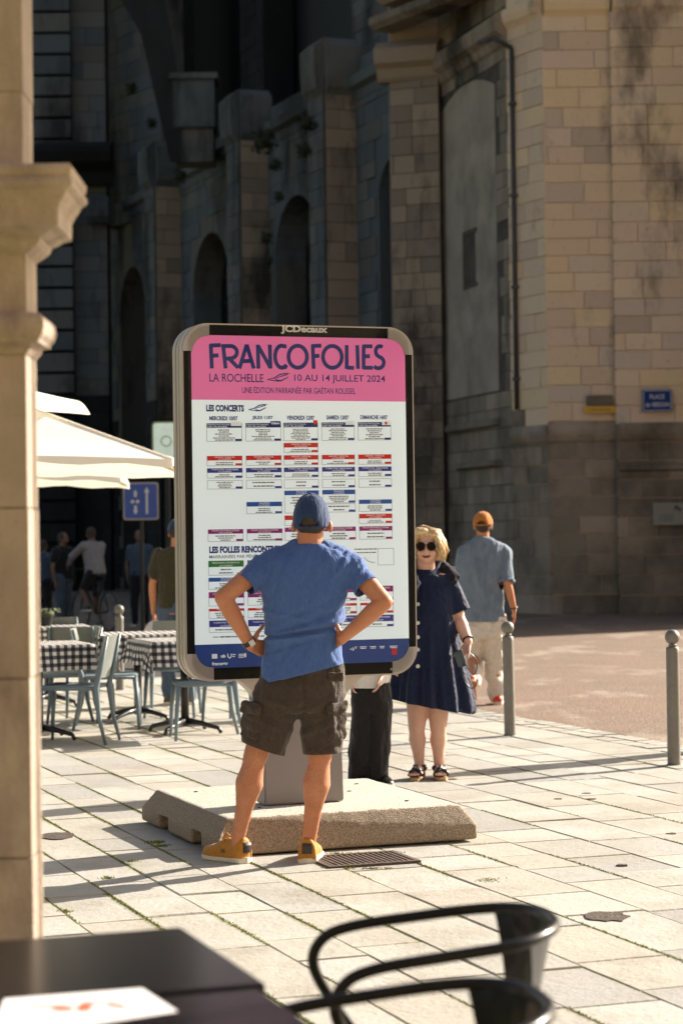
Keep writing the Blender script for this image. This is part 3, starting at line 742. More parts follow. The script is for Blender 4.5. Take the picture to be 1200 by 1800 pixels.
# black side panels and header/footer (front plate) stand behind the poster; corner pieces proud of it
bm = NB(); prism(bm, rrect(BW-.016, BH-.016, .128), y0-.006, y0+.012); obj('front_plate', bm, M_blk, bd)
c = .128
for sx, sz in ((-1, 1), (1, 1), (-1, -1), (1, -1)):
    hw, hh = BW/2-.004, BH/2-.004; pw = PW/2-.004
    ph = (PZ+PH/2-BZ) if sz > 0 else (BZ-(PZ-PH/2)); ph -= .004
    r = .13; pts = []
    for i in range(13): a = pi/2*i/12; pts.append((hw-r+r*cos(a), hh-r+r*sin(a)))
    pts.append((hw-c-.01, hh)); pts.append((hw-c-.01, ph)); rr = PR
    arc = [(pw-rr+rr*cos(a), ph-rr+rr*sin(a)) for a in [pi/2-pi/2*i/10 for i in range(11)]]
    arc = [q for q in arc]
    pts += arc; pts.append((pw, hh-c-.01)); pts.append((hw, hh-c-.01))
    bm = NB(); prism(bm, [(sx*x, BZ+sz*z) for x, z in pts], y0-.014, y0-.004); obj('corner_piece', bm, M_corner, bd)
# thin lips of the door frame
# poster sheet, white printed paper
YP = y0-.008
def pxy(px, py):
    """photo position on the poster -> local x, z"""
    t = (px-336)/371.0; top = 589+8*t; bot = 1170-4*t
    return -PW/2+t*PW, PZ+PH/2-(py-top)/(bot-top)*PH
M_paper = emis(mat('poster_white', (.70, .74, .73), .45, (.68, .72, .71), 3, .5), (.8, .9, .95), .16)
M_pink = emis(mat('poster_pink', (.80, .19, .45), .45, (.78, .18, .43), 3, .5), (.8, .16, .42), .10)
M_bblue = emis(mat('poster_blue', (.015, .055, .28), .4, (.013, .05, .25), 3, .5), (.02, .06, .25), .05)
M_navy = mat('print_navy', (.012, .035, .27), .5, (.012, .032, .25), 3, .5)
M_red = mat('print_red', (.85, .02, .015), .5, (.82, .02, .015), 3, .5)
M_ind = mat('print_indigo', (.045, .05, .42), .5, (.045, .05, .40), 3, .5)
M_cob = mat('print_cobalt', (.015, .13, .56), .5, (.015, .12, .54), 3, .5)
M_pur = mat('print_purple', (.40, .012, .27), .5, (.39, .012, .26), 3, .5)
M_grn = mat('print_green', (.03, .28, .045), .5, (.03, .27, .045), 3, .5)
M_ink = mat('print_grey', (.25, .24, .22), .5, (.24, .23, .21), 3, .5)
M_line = mat('print_hairline', (.36, .37, .38), .5, (.35, .36, .37), 3, .5)
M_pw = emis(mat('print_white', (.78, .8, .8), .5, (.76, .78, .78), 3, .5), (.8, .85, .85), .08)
poster = None
def clipz(pts, z0, z1): return pts
full = [(x, z-BZ+PZ) for x, z in rrect(PW, PH, PR)]
zt, zb = pxy(520, 705)[1], pxy(520, 1127)[1]
up = [p for p in full if p[1] > zt]; lo = [p for p in full if p[1] < zb]
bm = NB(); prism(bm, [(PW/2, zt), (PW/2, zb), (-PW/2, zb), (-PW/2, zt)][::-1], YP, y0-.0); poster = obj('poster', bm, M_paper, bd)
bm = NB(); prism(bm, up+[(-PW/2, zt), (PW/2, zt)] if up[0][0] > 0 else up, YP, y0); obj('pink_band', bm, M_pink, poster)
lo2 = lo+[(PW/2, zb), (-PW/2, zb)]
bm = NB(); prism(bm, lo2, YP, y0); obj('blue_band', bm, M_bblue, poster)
Y1, Y2, Y3 = YP-.0006, YP-.0012, YP-.0018
K = PW/371
def rect(bm, x0, y0_, x1, y1_, y, mi=0):
    a, b = pxy(x0, y0_), pxy(x1, y0_); c_, d = pxy(x1, y1_), pxy(x0, y1_)
    f = bm.faces.new([bm.verts.new((q[0], y, q[1])) for q in (d, c_, b, a)]); f.material_index = mi
def ptext(bm, s, px, py, wpx, hpx, y=Y1, bold=0.0, align='L', space=1.0, mi=0):
    x, z = pxy(px, py); bold += .008; text(bm, s, x, z, wpx*K, hpx*PH/578, y, bold, align, mi, space)
def ribbon(bm, pts, wd, y):
    """stroke of given width along pts (local x,z); wd scalar or list"""
    n = len(pts); L_, R_ = [], []
    for i, p in enumerate(pts):
        a = V(pts[max(i-1, 0)]); b = V(pts[min(i+1, n-1)]); d = (b-a).normalized(); nn = V((-d.y, d.x)); w = (wd[i] if isinstance(wd, (list, tuple)) else wd)/2
        if 0 < i < n-1:
            d1 = (V(p)-a).normalized(); d2 = (b-V(p)).normalized(); k = max(.55, nn.dot(V((-d1.y, d1.x)))); w /= k
        L_.append(bm.verts.new((p[0]+nn.x*w, y, p[1]+nn.y*w))); R_.append(bm.verts.new((p[0]-nn.x*w, y, p[1]-nn.y*w)))
    for i in range(n-1): bm.faces.new((L_[i], R_[i], R_[i+1], L_[i+1]))
def arcp(cx, cy, rx, ry, a0, a1, n=14): return [(cx+rx*cos(R(a0+(a1-a0)*i/n)), cy+ry*sin(R(a0+(a1-a0)*i/n))) for i in range(n+1)]
G = {'F': [[(.16, 1), (.22, 0)], [(.05, .95), (1, .97)], [(.15, .52), (.8, .55)]],
     'R': [[(.1, 1), (.24, 0)], [(0, .93)]+arcp(.52, .68, .42, .26, 80, -90)+[(.2, .4)], [(.42, .44), (1, .03)]],
     'A': [[(0, 0), (.5, 1)], [(.5, 1), (.95, 0)], [(.2, .3), (.8, .33)]],
     'N': [[(.1, 0), (.08, 1)], [(.08, .97), (.92, .04)], [(.93, 0), (.9, 1)]],
     'C': [[(.98, .93)]+arcp(.58, .5, .52, .46, 70, 300, 18)+[(1.0, .04)]],
     'O': [arcp(.5, .5, .46, .46, 60, 422, 26)],
     'L': [[(.16, 1), (.12, 0)], [(.12, .06), (1, .04)]],
     'I': [[(.5, 1), (.56, 0)]],
     'E': [[(.18, 1), (.14, 0)], [(.1, .95), (1, .95)], [(.14, .52), (.75, .54)], [(.1, .05), (1, .05)]],
     'S': [arcp(.58, .74, .36, .22, 50, 250, 12)+arcp(.42, .27, .48, .24, 75, -140, 14)]}
tl = NB(); k = 0
for ch_, x0, x1 in (('F', 366, 386), ('R', 387, 415), ('A', 417, 443), ('N', 447, 472), ('C', 477, 499), ('O', 500, 535), ('F', 541, 559), ('O', 560, 596), ('L', 601, 616), ('I', 614, 630), ('E', 630, 649), ('S', 650, 671)):
    for st_ in G[ch_]:
        k += 1; ribbon(tl, [pxy(x0+p[0]*(x1-x0), 648-p[1]*42+(x0-366)/305*2.0) for p in st_], 6.6*K, Y1-.00012*(k % 5))
obj('title_lettering', tl, M_navy, poster)
hd = NB()
ptext(hd, 'LA ROCHELLE', 366, 671, 92, 14.5, bold=.0); ptext(hd, '10 AU 14 JUILLET 2024', 511, 674, 160, 15.5, bold=.0)
ptext(hd, 'UNE ÉDITION PARRAINÉE PAR GAËTAN ROUSSEL', 421, 691, 197, 13)
ptext(hd, 'LES CONCERTS', 360, 723, 64, 12, bold=.05)
ptext(hd, 'LES FOLLES RENCONTRES', 362, 970, 121, 12, bold=.05)
for s, x0, w_ in (('MERCREDI 10/07', 365, 48), ('JEUDI 11/07', 438, 35), ('VENDREDI 12/07', 497, 48), ('SAMEDI 13/07', 566, 39), ('DIMANCHE 14/07', 626, 48)): ptext(hd, s, x0, 738.5, w_, 7.6, bold=.035)
def bird(bm, cx, cy, s):
    for pl in ([(-20, 4), (-8, 1), (2, -5), (12, -7), (20, -7)], [(-8, 1), (-2, 5), (4, 6), (14, 1), (17, -1)], [(-20, 4), (-6, 6), (2, 6.5)], [(-4, 1), (8, -3), (16, -5.5)]):
        ribbon(bm, [pxy(cx+x*s, cy+y*s) for x, y in pl], [1.0*K, 1.6*K, 2.0*K, 1.5*K, .6*K][:len(pl)], Y2)
bird(hd, 484, 664, 1.0); bird(hd, 448, 717, .82)
obj('heading_lettering', hd, M_navy, poster)
sm = NB(); ptext(sm, 'MARRAINÉES PAR PÉNÉLOPE BAGIEU', 362, 979, 126, 7); 
obj('subheading_lettering', sm, mat('print_slate', (.07, .07, .12), .5), poster)
# schedule boxes
cols = [(360, 420), (426, 487), (491, 551), (557, 615), (621, 680)]
inkb, lineb, whb = NB(), NB(), NB(); barb = {}
rt = random.Random(8)
H1 = {'r': 'GRAND THÉÂTRE', 'i': 'THÉÂTRE VERDIÈRE', 'c': 'SALLE BLEUE', 'p': 'FOLIE NOUVELLE SCÈNE', 'n': 'SCÈNE JEAN-LOUIS FOULQUIER', 'g': 'MAGASINS GÉNÉRAUX'}
def sbox(col, yt, yb, bar, colr, lines, hdr=True, tag=True):
    x0, x1 = cols[col]; dy = -1 + (col-2)*.25
    yt, yb = yt, yb
    if bar:
        rect(barb.setdefault(colr, NB()), x0, yt, x1, yt+bar, Y1)
        m_ = (x0+x1)/2
        wd = 34 if colr in 'rc' else 46
        if colr == 'n': ptext(whb, H1[colr], x0+1, yt+bar*.46, 38, 3.2, Y2, .0); ptext(whb, 'LES PLAGES', x0+1, yt+bar*.9, 34, 3.0, Y2, .0)
        elif colr == 'c': ptext(whb, 'SALLE BLEUE', m_, yt+bar*.45, 18, 3.2, Y2, .0, 'C'); ptext(whb, 'LA COURSIVE', m_, yt+bar*.92, 19, 2.8, Y2, .0, 'C')
        else: ptext(whb, H1.get(colr, ''), m_, yt+bar*.45, wd, 3.2, Y2, .0, 'C'); ptext(whb, 'LA COURSIVE' if colr != 'p' else 'MAISON DES ÉCRITURES', m_, yt+bar*.92, 22, 2.8, Y2, .0, 'C')
    for a, b, c_, d in ((x0, yt, x0+.8, yb), (x1-.8, yt, x1, yb), (x0+.8, yb-.8, x1-.8, yb)): rect(lineb, a, b, c_, d, Y1)
    if not bar: rect(lineb, x0+.8, yt, x1-.8, yt+.8, Y1)
    top = yt+bar+2; n = lines; hgt = (yb-1-top)/n
    for i in range(n):
        wd = rt.uniform(16, 40); xx = (x0+x1)/2-wd/2; yy = top+hgt*(i+.25)
        while wd > 2:
            q = min(wd, rt.uniform(3, 9)); rect(inkb, xx, yy, xx+q-.9, yy+min(2.3, hgt*.55), Y2); xx += q; wd -= q
    if tag: rect(barb.setdefault(colr, NB()), x1-12, yb-4.4, x1-.9, yb-.9, Y2+.0002)
for c_ in range(5):
    sbox(c_, 743.5, 775.5, 8.2, 'n', (6, 7, 8, 7, 6)[c_])
    sbox(c_, 800.5, 818, 8, 'r', 2); sbox(c_, 822, 839.5, 8, 'i', 2); sbox(c_, 843, 858.5, 0, 'i', (4, 2, 2, 2, 2)[c_])
    sbox(c_, 928.5+(0 if c_ < 2 else -1.5), 950, 7.8, 'p', (3, 3, 3, 3, 2)[c_])
sbox(2, 779, 796, 8, 'r', 2); sbox(1, 881.5, 902.5, 8, 'c', 3); sbox(2, 862.5, 902, 8, 'c', 6); sbox(3, 862, 885.5, 8, 'c', 4); sbox(3, 886.5, 901.5, 0, 'c', 2)
sbox(4, 880, 901, 7.5, 'c', 3); sbox(4, 905, 922, 8, 'r', 2); sbox(2, 906, 924, 8, 'r', 2)
sbox(0, 983, 1008.5, 11, 'g', 2); sbox(1, 983, 1008.5, 11, 'g', 2); sbox(3, 980.5, 1006, 11, 'g', 2)
sbox(0, 1012.5, 1033, 7, 'c', 3); sbox(0, 1037.5, 1062, 10.5, 'p', 2); sbox(1, 1037.5, 1062, 10.5, 'p', 3); sbox(4, 1032, 1057, 10.5, 'p', 2); sbox(3, 1032, 1057, 10.5, 'p', 2)
for c_ in (0, 1, 3, 4): sbox(c_, 1066.5-(c_ > 1)*5, 1084-(c_ > 1)*4, 4.5, 'r', 3); sbox(c_, 1087-(c_ > 1)*4, 1108-(c_ > 1)*4, 11.5, 'i', 1)
bmt = {'r': M_red, 'i': M_ind, 'c': M_cob, 'p': M_pur, 'n': M_navy, 'g': M_grn}
bn = {'r': 'red_bars', 'i': 'indigo_bars', 'c': 'cobalt_bars', 'p': 'purple_bars', 'n': 'navy_bars', 'g': 'green_bars'}
for k_, b in barb.items(): obj(bn[k_], b, bmt[k_], poster)
rect(inkb, 366, 1115, 376, 1116.5, Y2); x = 378
while x < 450: q = rt.uniform(4, 12); rect(inkb, x, 1114.5, x+q-1.2, 1117, Y2); x += q
for i in range(2):
    x = 612+i*4
    while x < 648: q = rt.uniform(4, 9); rect(inkb, x, 966+i*6, x+q-1.1, 968+i*6, Y2); x += q
ribbon(inkb, [pxy(629, 981), pxy(634, 987), pxy(641, 990), pxy(648, 991)], 1.0*K, Y2)
for a, b, c_, d in ((653, 966, 682, 966.8), (653, 995, 682, 995.8), (653, 966.8, 653.8, 995), (681.2, 966.8, 682, 995)): rect(lineb, a, b, c_, d, Y1)
obj('line_text', inkb, M_ink, poster); obj('box_outlines', lineb, M_line, poster)
# small logos on top of the navy bars
lg = NB(); rect(lg, 401, 740.5, 419, 748.5, Y3); rect(lg, 599, 741, 615, 748, Y3); rect(lg, 664, 741, 680, 749, Y3); obj('sponsor_tabs', lg, M_pw, poster)
lg = NB(); rect(lg, 468.5, 740.5, 486, 747.5, Y3); obj('navy_tab', lg, M_navy, poster)
ptext(whb, 'Culture', 470, 746, 14, 4, Y3-.0004, .03)
lg = NB(); rect(lg, 543, 739.5, 550, 746.5, Y3); rect(lg, 669, 743, 673, 748, Y3-.0004); rect(lg, 676, 1143, 684.5, 1154, Y3); obj('red_tabs', lg, M_red, poster)
# footer logos
rect(whb, 364, 1145, 373, 1153, Y2); ptext(whb, 'nb', 379, 1152, 8, 6, Y2, .04)
ribbon(whb, [pxy(391, 1145), pxy(391, 1150), pxy(394, 1153), pxy(397, 1150), pxy(397, 1145)], 1.6*K, Y2)
for i in range(2): rect(whb, 399, 1146+i*3.4, 404-i, 1147.6+i*3.4, Y2)
for i in range(3): rect(whb, 409, 1146+i*2.6, 420-i, 1147.3+i*2.6, Y2)
rect(whb, 419, 1145, 422, 1152, Y2+.0002); ptext(whb, 'france•tv', 364, 1165, 27, 6, Y2, .03)
ptext(whb, '•3', 602, 1145, 7, 5.5, Y2, .03); 
for a, b in ((610, 614), (619, 631), (637, 648), (654, 663), (672, 686)):
    rect(whb, a, 1138, b, 1139.4, Y2); rect(whb, a+1, 1140.6, b-1, 1142, Y2)
obj('white_print', whb, M_pw, poster)
hb = NB(); text(hb, 'JCDecaux', *( (pxy(489, 0)[0]), PZ+PH/2+.013), .252, .046, y0-.0075, .045); obj('maker_lettering', hb, mat('letter_white', (.75, .73, .68), .4, (.7, .68, .64), 4, .5), bd)
# glass pane: clear with a Fresnel sheen
mg = bpy.data.materials.new('glass_pane'); mg.use_nodes = True; t = mg.node_tree; t.nodes.clear()
tr = t.nodes.new('ShaderNodeBsdfTransparent'); tr.inputs[0].default_value = (.95, .96, .95, 1); gl = t.nodes.new('ShaderNodeBsdfGlossy'); gl.inputs['Roughness'].default_value = .03
fr = t.nodes.new('ShaderNodeFresnel'); fr.inputs[0].default_value = 1.18; ms = t.nodes.new('ShaderNodeMixShader'); mo = t.nodes.new('ShaderNodeOutputMaterial')
t.links.new(fr.outputs[0], ms.inputs[0]); t.links.new(tr.outputs[0], ms.inputs[1]); t.links.new(gl.outputs[0], ms.inputs[2]); t.links.new(ms.outputs[0], mo.inputs[0])
bm = NB(); prism(bm, rrect(BW-.06, BH-.03, .1), y0-.0175, y0-.0150); obj('glass_pane', bm, mg, bd)
bm = NB(); rect(bm, 0, 0, 1, 1, 0); bm.clear(); box(bm, (BW/2-.14, y0-.006, BZ-BH/2+.03), (.025, .004, .012)); obj('lock', bm, M_rim, bd)
# post with flared shoulders
bm = NB()
Zb = .19; zt_ = BZ-BH/2+.004
prism(bm, [(-.213, Zb), (.213, Zb), (.205, .52), (.20, zt_), (-.20, zt_), (-.205, .52)], -.07, .07); bmesh.ops.bevel(bm, geom=bm.edges[:], offset=.006, segments=2, affect='EDGES'); obj('post', bm, M_post, bd)
for s in (-1, 1):
    bm = NB(); n_ = 10
    outer = [(s*(.203+.14*(i/n_)**2.2), .62+(zt_-.62)*i/n_) for i in range(n_+1)]; inner = [(s*(.203+.115*(i/n_)**2.6-.0), .645+(zt_-.645)*i/n_) for i in range(n_+1)]
    prism(bm, [(s*.2035, .62)]+outer[1:]+[(s*.2035, zt_)], -.055, .055); obj('shoulder_bracket', bm, M_rim, bd)
# ================================================================== STONE PILLAR (near, left)
M_pil = stone_mat('pillar_stone', [(.44, .36, .29), (.41, .335, .27), (.46, .38, .31)], stain=(.19, .145, .115), stain_lo=.46, stain_hi=.66, grain=22, stain_scale=4.5, vstretch=.4, bump=.45, big=((.31, .25, .205), 6.0, .5))
pf = at(50, 945, 5.0); pl = thing('stone_pillar', 'weathered stone arcade pillar with moulded capital at the near left edge', 'pillar', (pf.x-.30, 5.0+.085, 0))
def sq(off, z, hx=.30, hy=.085): return [V((-hx-off, -hy-off, z)), (V((hx+off, -hy-off, z))), V((hx+off, hy, z)), V((-hx-off, hy, z))]
def zz(py): return at(100, py, 5.0).z
def stack(prof, nm):
    bm = NB(); ring_strip(bm, [sq(o, z) for z, o in prof]); return obj(nm, bm, M_pil, pl)
prev = 0.0
for k_, z in enumerate((.42, .80, 1.22, 1.62, zz(622))):
    bm = NB(); ring_strip(bm, [sq(0.0015*(k_ % 2), prev+.0012), sq(.0015*(k_ % 2), z-.0012)]); bevel(bm, .0025, 2); obj('shaft_block', bm, M_pil, pl); prev = z
stack([(zz(622), .0), (zz(612), .012), (zz(604), .016), (zz(602), .034), (zz(597), .036), (zz(588), .046), (zz(575), .050), (zz(562), .047), (zz(554), .038), (zz(550), .022), (zz(549), .004)], 'astragal')
stack([(zz(548.5), .003), (zz(442), .003)], 'necking')
stack([(zz(y_), (x_-60)/750) for x_, y_ in ((62, 447), (72, 441), (84, 433), (89, 427), (91, 420), (100, 417), (112, 410), (118, 409), (127, 406), (128, 392), (128, 377), (134, 366), (141, 356), (146, 347), (150, 345), (156, 340), (157, 333), (153, 327), (151, 325), (154, 321), (156, 309), (152, 303), (120, 299), (64, 297))], 'cornice')
stack([(zz(296), -.002), (zz(160), -.002)], 'upper_block'); stack([(zz(159), .0), (zz(-140), .0)], 'upper_block')
# ================================================================== CAFE TERRACE
M_cha = mat('chair_plastic', (.15, .205, .235), .4, (.135, .185, .215), 5, .5)
M_chb = mat('chair_plastic_pale', (.19, .21, .195), .4, (.17, .185, .17), 5, .5)
M_kblk = mat('black_metal', (.012, .012, .012), .35, (.01, .01, .01), 5, .5)
def cafe_chair():
    t = thing('cafe_chair', 'grey-blue plastic cafe chair', 'chair', (0, 0, 0), 0, 'grey-blue cafe chairs on the terrace')
    # faces +x (front at +x), back at -x
    bm = NB(); loftp = []
    prism(bm, [(-.20, .445), (.21, .45), (.235, .44), (.235, .425), (.21, .42), (-.20, .415)], -.205, .205); bevel(bm, .008, 2); obj('seat', bm, M_cha, t, smooth=False)
    bm = NB(); rings = []
    for i in range(9):
        z = .50+.32*i/8; xx = -.235-.07*i/8; hw = .20-.012*i/8
        rings.append([V((xx+.03*(2*j/10-1)**2-(-.012 if 0 else 0), hw*(2*j/10-1), z)) for j in range(11)]+[V((xx-.014+.03*(2*j/10-1)**2, hw*(2*j/10-1), z)) for j in range(10, -1, -1)])
    ring_strip(bm, rings); obj('backrest', bm, M_chb, t, smooth=False)
    for s in (-1, 1):
        bm = NB(); tube(bm, [(.215, s*.19, .43), (.235, s*.205, .2), (.245, s*.215, 0)], [.021, .017, .012], 8); obj('leg', bm, M_cha, t, smooth=True)
        bm = NB(); tube(bm, [(-.305, s*.19, .82), (-.25, s*.2, .56), (-.215, s*.2, .43), (-.24, s*.21, .2), (-.29, s*.22, 0)], [.010, .018, .024, .018, .012], 8); obj('leg', bm, M_cha, t, smooth=True)
        bm = NB(); tube(bm, [(-.21, s*.2, .425), (.215, s*.195, .425)], .016, 8); obj('side_rail', bm, M_cha, t, smooth=True)
    bm = NB(); tube(bm, [(.215, -.19, .42), (.215, .19, .42)], .015, 8); obj('front_rail', bm, M_cha, t, smooth=True)
    return t
cc = cafe_chair(); used = False
def place_chair(px, D, rz, lab):
    global used
    c = at(px, 1000, D); o = cc if not used else copy_tree(cc); used = True
    o.location = (c.x, c.y, 0); o.rotation_euler = (0, 0, rz); o['label'] = lab
place_chair(130, 16.35, R(172), 'grey-blue cafe chair nearest the pillar, turned left, in front of the others')
place_chair(108, 17.9, R(196), 'grey cafe chair turned left, second one back on the left of the terrace')
place_chair(142, 18.3, R(80), 'grey cafe chair between the two left tables with its wide back towards the camera')
place_chair(108, 20.6, R(88), 'farthest grey cafe chair, its pale back showing above the left tables')
place_chair(356, 16.6, R(190), 'grey-blue cafe chair in front of the checked table beside the poster board')
place_chair(190, 17.6, R(4), 'grey-blue cafe chair turned right towards the checked tablecloth, its back left of the table')
place_chair(300, 18.7, R(-92), 'pale grey-blue cafe chair behind the checked table, back seen above the cloth')
place_chair(420, 18.0, R(150), 'grey-blue cafe chair half hidden below the poster board to the left of the man')
# checked cloth
mc = bpy.data.materials.new('checked_cloth'); mc.use_nodes = True; t = mc.node_tree; b = t.nodes['Principled BSDF']; b.inputs['Roughness'].default_value = .85
ua = t.nodes.new('ShaderNodeUVMap'); ua.uv_map = 'UVMap'; sp = t.nodes.new('ShaderNodeSeparateXYZ'); t.links.new(ua.outputs[0], sp.inputs[0])
def stripe(ch): return math_(t, 'GREATER_THAN', math_(t, 'FRACT', math_(t, 'MULTIPLY', sp.outputs[ch], 19.0)), .5)
sm_ = math_(t, 'ADD', stripe(0), stripe(1))
t.links.new(rmp(t, math_(t, 'MULTIPLY', sm_, .5), [(0, (.72, .70, .66)), (.3, (.10, .105, .115)), (.8, (.012, .013, .018))], 'CONSTANT'), b.inputs['Base Color'])
def cloth(seed, ts=.36, cs=.56):
    bm = NB(); n = 40; rnd = random.Random(seed); ph = rnd.uniform(0, 6); vs = []; uvl = bm.loops.layers.uv.new('UVMap')
    for i in range(n+1):
        row = []
        for j in range(n+1):
            x, y = (i/n*2-1)*cs, (j/n*2-1)*cs; ox, oy = max(0, abs(x)-ts), max(0, abs(y)-ts)
            cx, cy = max(-ts, min(ts, x)), max(-ts, min(ts, y)); d = math.hypot(ox, oy)
            k = .10+.11*sin(9*(x-y)+ph)*(1 if d > 0 else 0)
            px_ = cx+math.copysign(1, x)*(ox*max(.04, k)+(.012 if ox > 0 else 0))+(.03*sin(14*y+ph)*min(1, d*6) if ox > 0 else 0)
            py_ = cy+math.copysign(1, y)*(oy*max(.04, k)+(.012 if oy > 0 else 0))+(.03*sin(13*x+ph*2)*min(1, d*6) if oy > 0 else 0)
            row.append((bm.verts.new((px_, py_, .012-d*.97)), (i/n, j/n)))
        vs.append(row)
    for i in range(n):
        for j in range(n):
            q = [vs[i][j], vs[i+1][j], vs[i+1][j+1], vs[i][j+1]]; f = bm.faces.new([a[0] for a in q])
            for l, a in zip(f.loops, q): l[uvl].uv = a[1]
    return bm
def table(px, D, rz, lab, clab, seed, h=.735):
    c = at(px, 1000, D); t_ = thing('cafe_table', lab, 'table', (c.x, c.y, 0), rz, 'square cafe tables on the terrace')
    bm = NB(); box(bm, (0, 0, h-.012), (.70, .70, .024)); obj('tabletop', bm, M_kblk, t_)
    bm = NB(); tube(bm, [(0, 0, .06), (0, 0, h-.03)], .034, 12); obj('pedestal', bm, M_kblk, t_, smooth=True)
    for k in range(4):
        a = pi/4+k*pi/2; bm = NB(); tube(bm, [(0, 0, .10), (cos(a)*.14, sin(a)*.14, .085), (cos(a)*.30, sin(a)*.30, .05), (cos(a)*.325, sin(a)*.325, .012)], [.030, .022, .017, .016], 8); obj('foot', bm, M_kblk, t_, smooth=True)
    o = obj('tablecloth', cloth(seed), mc, label=clab, cat='tablecloth', group='black and white checked tablecloths', smooth=True); o.location = (c.x, c.y, h+.004); o.rotation_euler = (0, 0, rz)
table(240, 18.2, R(12), 'cafe table under the checked cloth in the middle of the terrace', 'black and white checked cloth on the middle terrace table', 2)
table(322, 17.0, R(20), 'nearest cafe table, half behind the left edge of the poster board', 'black and white checked cloth falling beside the edge of the poster board', 5)
table(66, 16.6, R(20), 'cafe table partly hidden by the pillar, nearest on the left', 'black and white checked cloth partly hidden by the stone pillar', 9)
table(84, 20.0, R(14), 'farthest cafe table on the left, behind the grey chairs', 'farthest checked cloth, behind the grey chairs on the left', 12)
# flower bowl on far table
c = at(80, 1000, 20.0); fb = thing('flower_pot', 'small pot of red and green flowers on the farthest checked table', 'flower pot', (c.x, c.y, .752))
bm = NB(); lathe(bm, [(.05, 0), (.07, .09)]); obj('pot', bm, M_kblk, fb)
bm = NB(); rf = random.Random(1)
for i in range(60):
    p = V((rf.gauss(0, .06), rf.gauss(0, .06), .12+rf.uniform(0, .03))); d = V((rf.gauss(0, 1), rf.gauss(0, 1), rf.gauss(0, 1))).normalized()*.03; e = d.orthogonal().normalized()*.02
    f = bm.faces.new([bm.verts.new(p-d), bm.verts.new(p+e), bm.verts.new(p+d), bm.verts.new(p-e)]); f.material_index = 1 if i % 3 == 0 else 0
ellipsoid(bm, (0, 0, .11), (.08, .08, .05)); obj('flowers', bm, [mat('leaf_dark', (.05, .07, .02), .8), mat('petal_red', (.4, .05, .02), .6)], fb)
# parasols
mcan = mat('canvas', (.92, .91, .88), .8, (.90, .89, .86), 3, .5)
tt = mcan.node_tree; bs = tt.nodes['Principled BSDF']; trl = tt.nodes.new('ShaderNodeBsdfTranslucent'); trl.inputs[0].default_value = (.85, .78, .62, 1); mx = tt.nodes.new('ShaderNodeMixShader'); mx.inputs[0].default_value = .35
out = tt.nodes['Material Output']; tt.links.new(bs.outputs[0], mx.inputs[1]); tt.links.new(trl.outputs[0], mx.inputs[2]); tt.links.new(mx.outputs[0], out.inputs[0])
M_wood = mat('parasol_wood', (.42, .33, .22), .5, (.34, .26, .17), 4, .7)
def parasol(x, y, rz, hw, ze, za, lab):
    t_ = thing('parasol', lab, 'parasol', (x, y, 0), rz, 'cream square parasols over the terrace')
    def canopy(hw, ze, za, r0=.0, sag=.05, n=16, th=.004):
        bm = NB(); rings = []
        for i in range(n+1):
            k = r0+(1-r0)*i/n; q = []
            for side in range(4):
                for j in range(10):
                    u = j/10*2-1; x_, y_ = ((-k, 0), (0, 0))[0][0], 0
                    cs_ = [(u*k, -k), (k, u*k), (-u*k, k), (-k, -u*k)][side]
                    edge = 1-abs(u)**2; z_ = za+(ze-za)*k - sag*k*(1-k)*4*.5*edge + .05*edge*k*k
                    q.append(V((cs_[0]*hw, cs_[1]*hw, z_)))
            rings.append(q)
        ring_strip(bm, rings, True, False); return bm
    obj('canopy', canopy(hw, ze, za, .10), mcan, t_, smooth=False)
    for q1, q2 in ((-1, -1), (1, -1), (1, 1), (-1, 1)):
        b = NB(); tube(b, [V((q1*hw*k, q2*hw*k, za+(ze-za)*k+.004)) for k in (.1, .4, .7, 1.0)], .008, 6); obj('seam', b, mcan, t_)
    b = NB(); c_ = hw
    for k in range(4):
        a, b_ = [(-c_, -c_), (c_, -c_), (c_, c_), (-c_, c_)][k], [(-c_, -c_), (c_, -c_), (c_, c_), (-c_, c_)][(k+1) % 4]
        pts0 = []; pts1 = []
        for j in range(21):
            u = j/20; e_ = 1-abs(2*u-1)**2; x_ = a[0]+(b_[0]-a[0])*u; y_ = a[1]+(b_[1]-a[1])*u
            pts0.append(V((x_, y_, ze+.05*e_))); pts1.append(V((x_*1.003, y_*1.003, ze-.055+.05*e_+.012*sin(u*30))))
        ring_strip(b, [pts0, pts1], False, False)
    obj('valance', b, mcan, t_)
    obj('vent', canopy(.52*hw, ze+.50, za+.10, .02, .0), mcan, t_)
    b = NB(); tube(b, [(0, 0, 0), (0, 0, za+.16)], .028, 12); obj('pole', b, M_wood, t_, smooth=True)
    for k in range(8):
        a = pi/4*k; m_ = sqrt(2) if k % 2 else 1; b = NB(); tube(b, [(0, 0, za-.03), (cos(a)*hw*m_*.98, sin(a)*hw*m_*.98, ze-.015)], .011, 6); obj('rib', b, M_wood, t_)
    b = NB(); box(b, (0, 0, .04), (.6, .6, .08)); obj('foot', b, M_conc, t_)
c = at(-42, 1000, 17.8); parasol(c.x, c.y, R(2), 1.72, 2.15, 2.84, 'large cream parasol over the cafe tables, the nearer and higher in the picture')
c = at(-10, 1000, 23.5); parasol(c.x, c.y, R(4), 1.45, 2.20, 2.75, 'cream parasol farther back, its corner showing just below the big parasol')
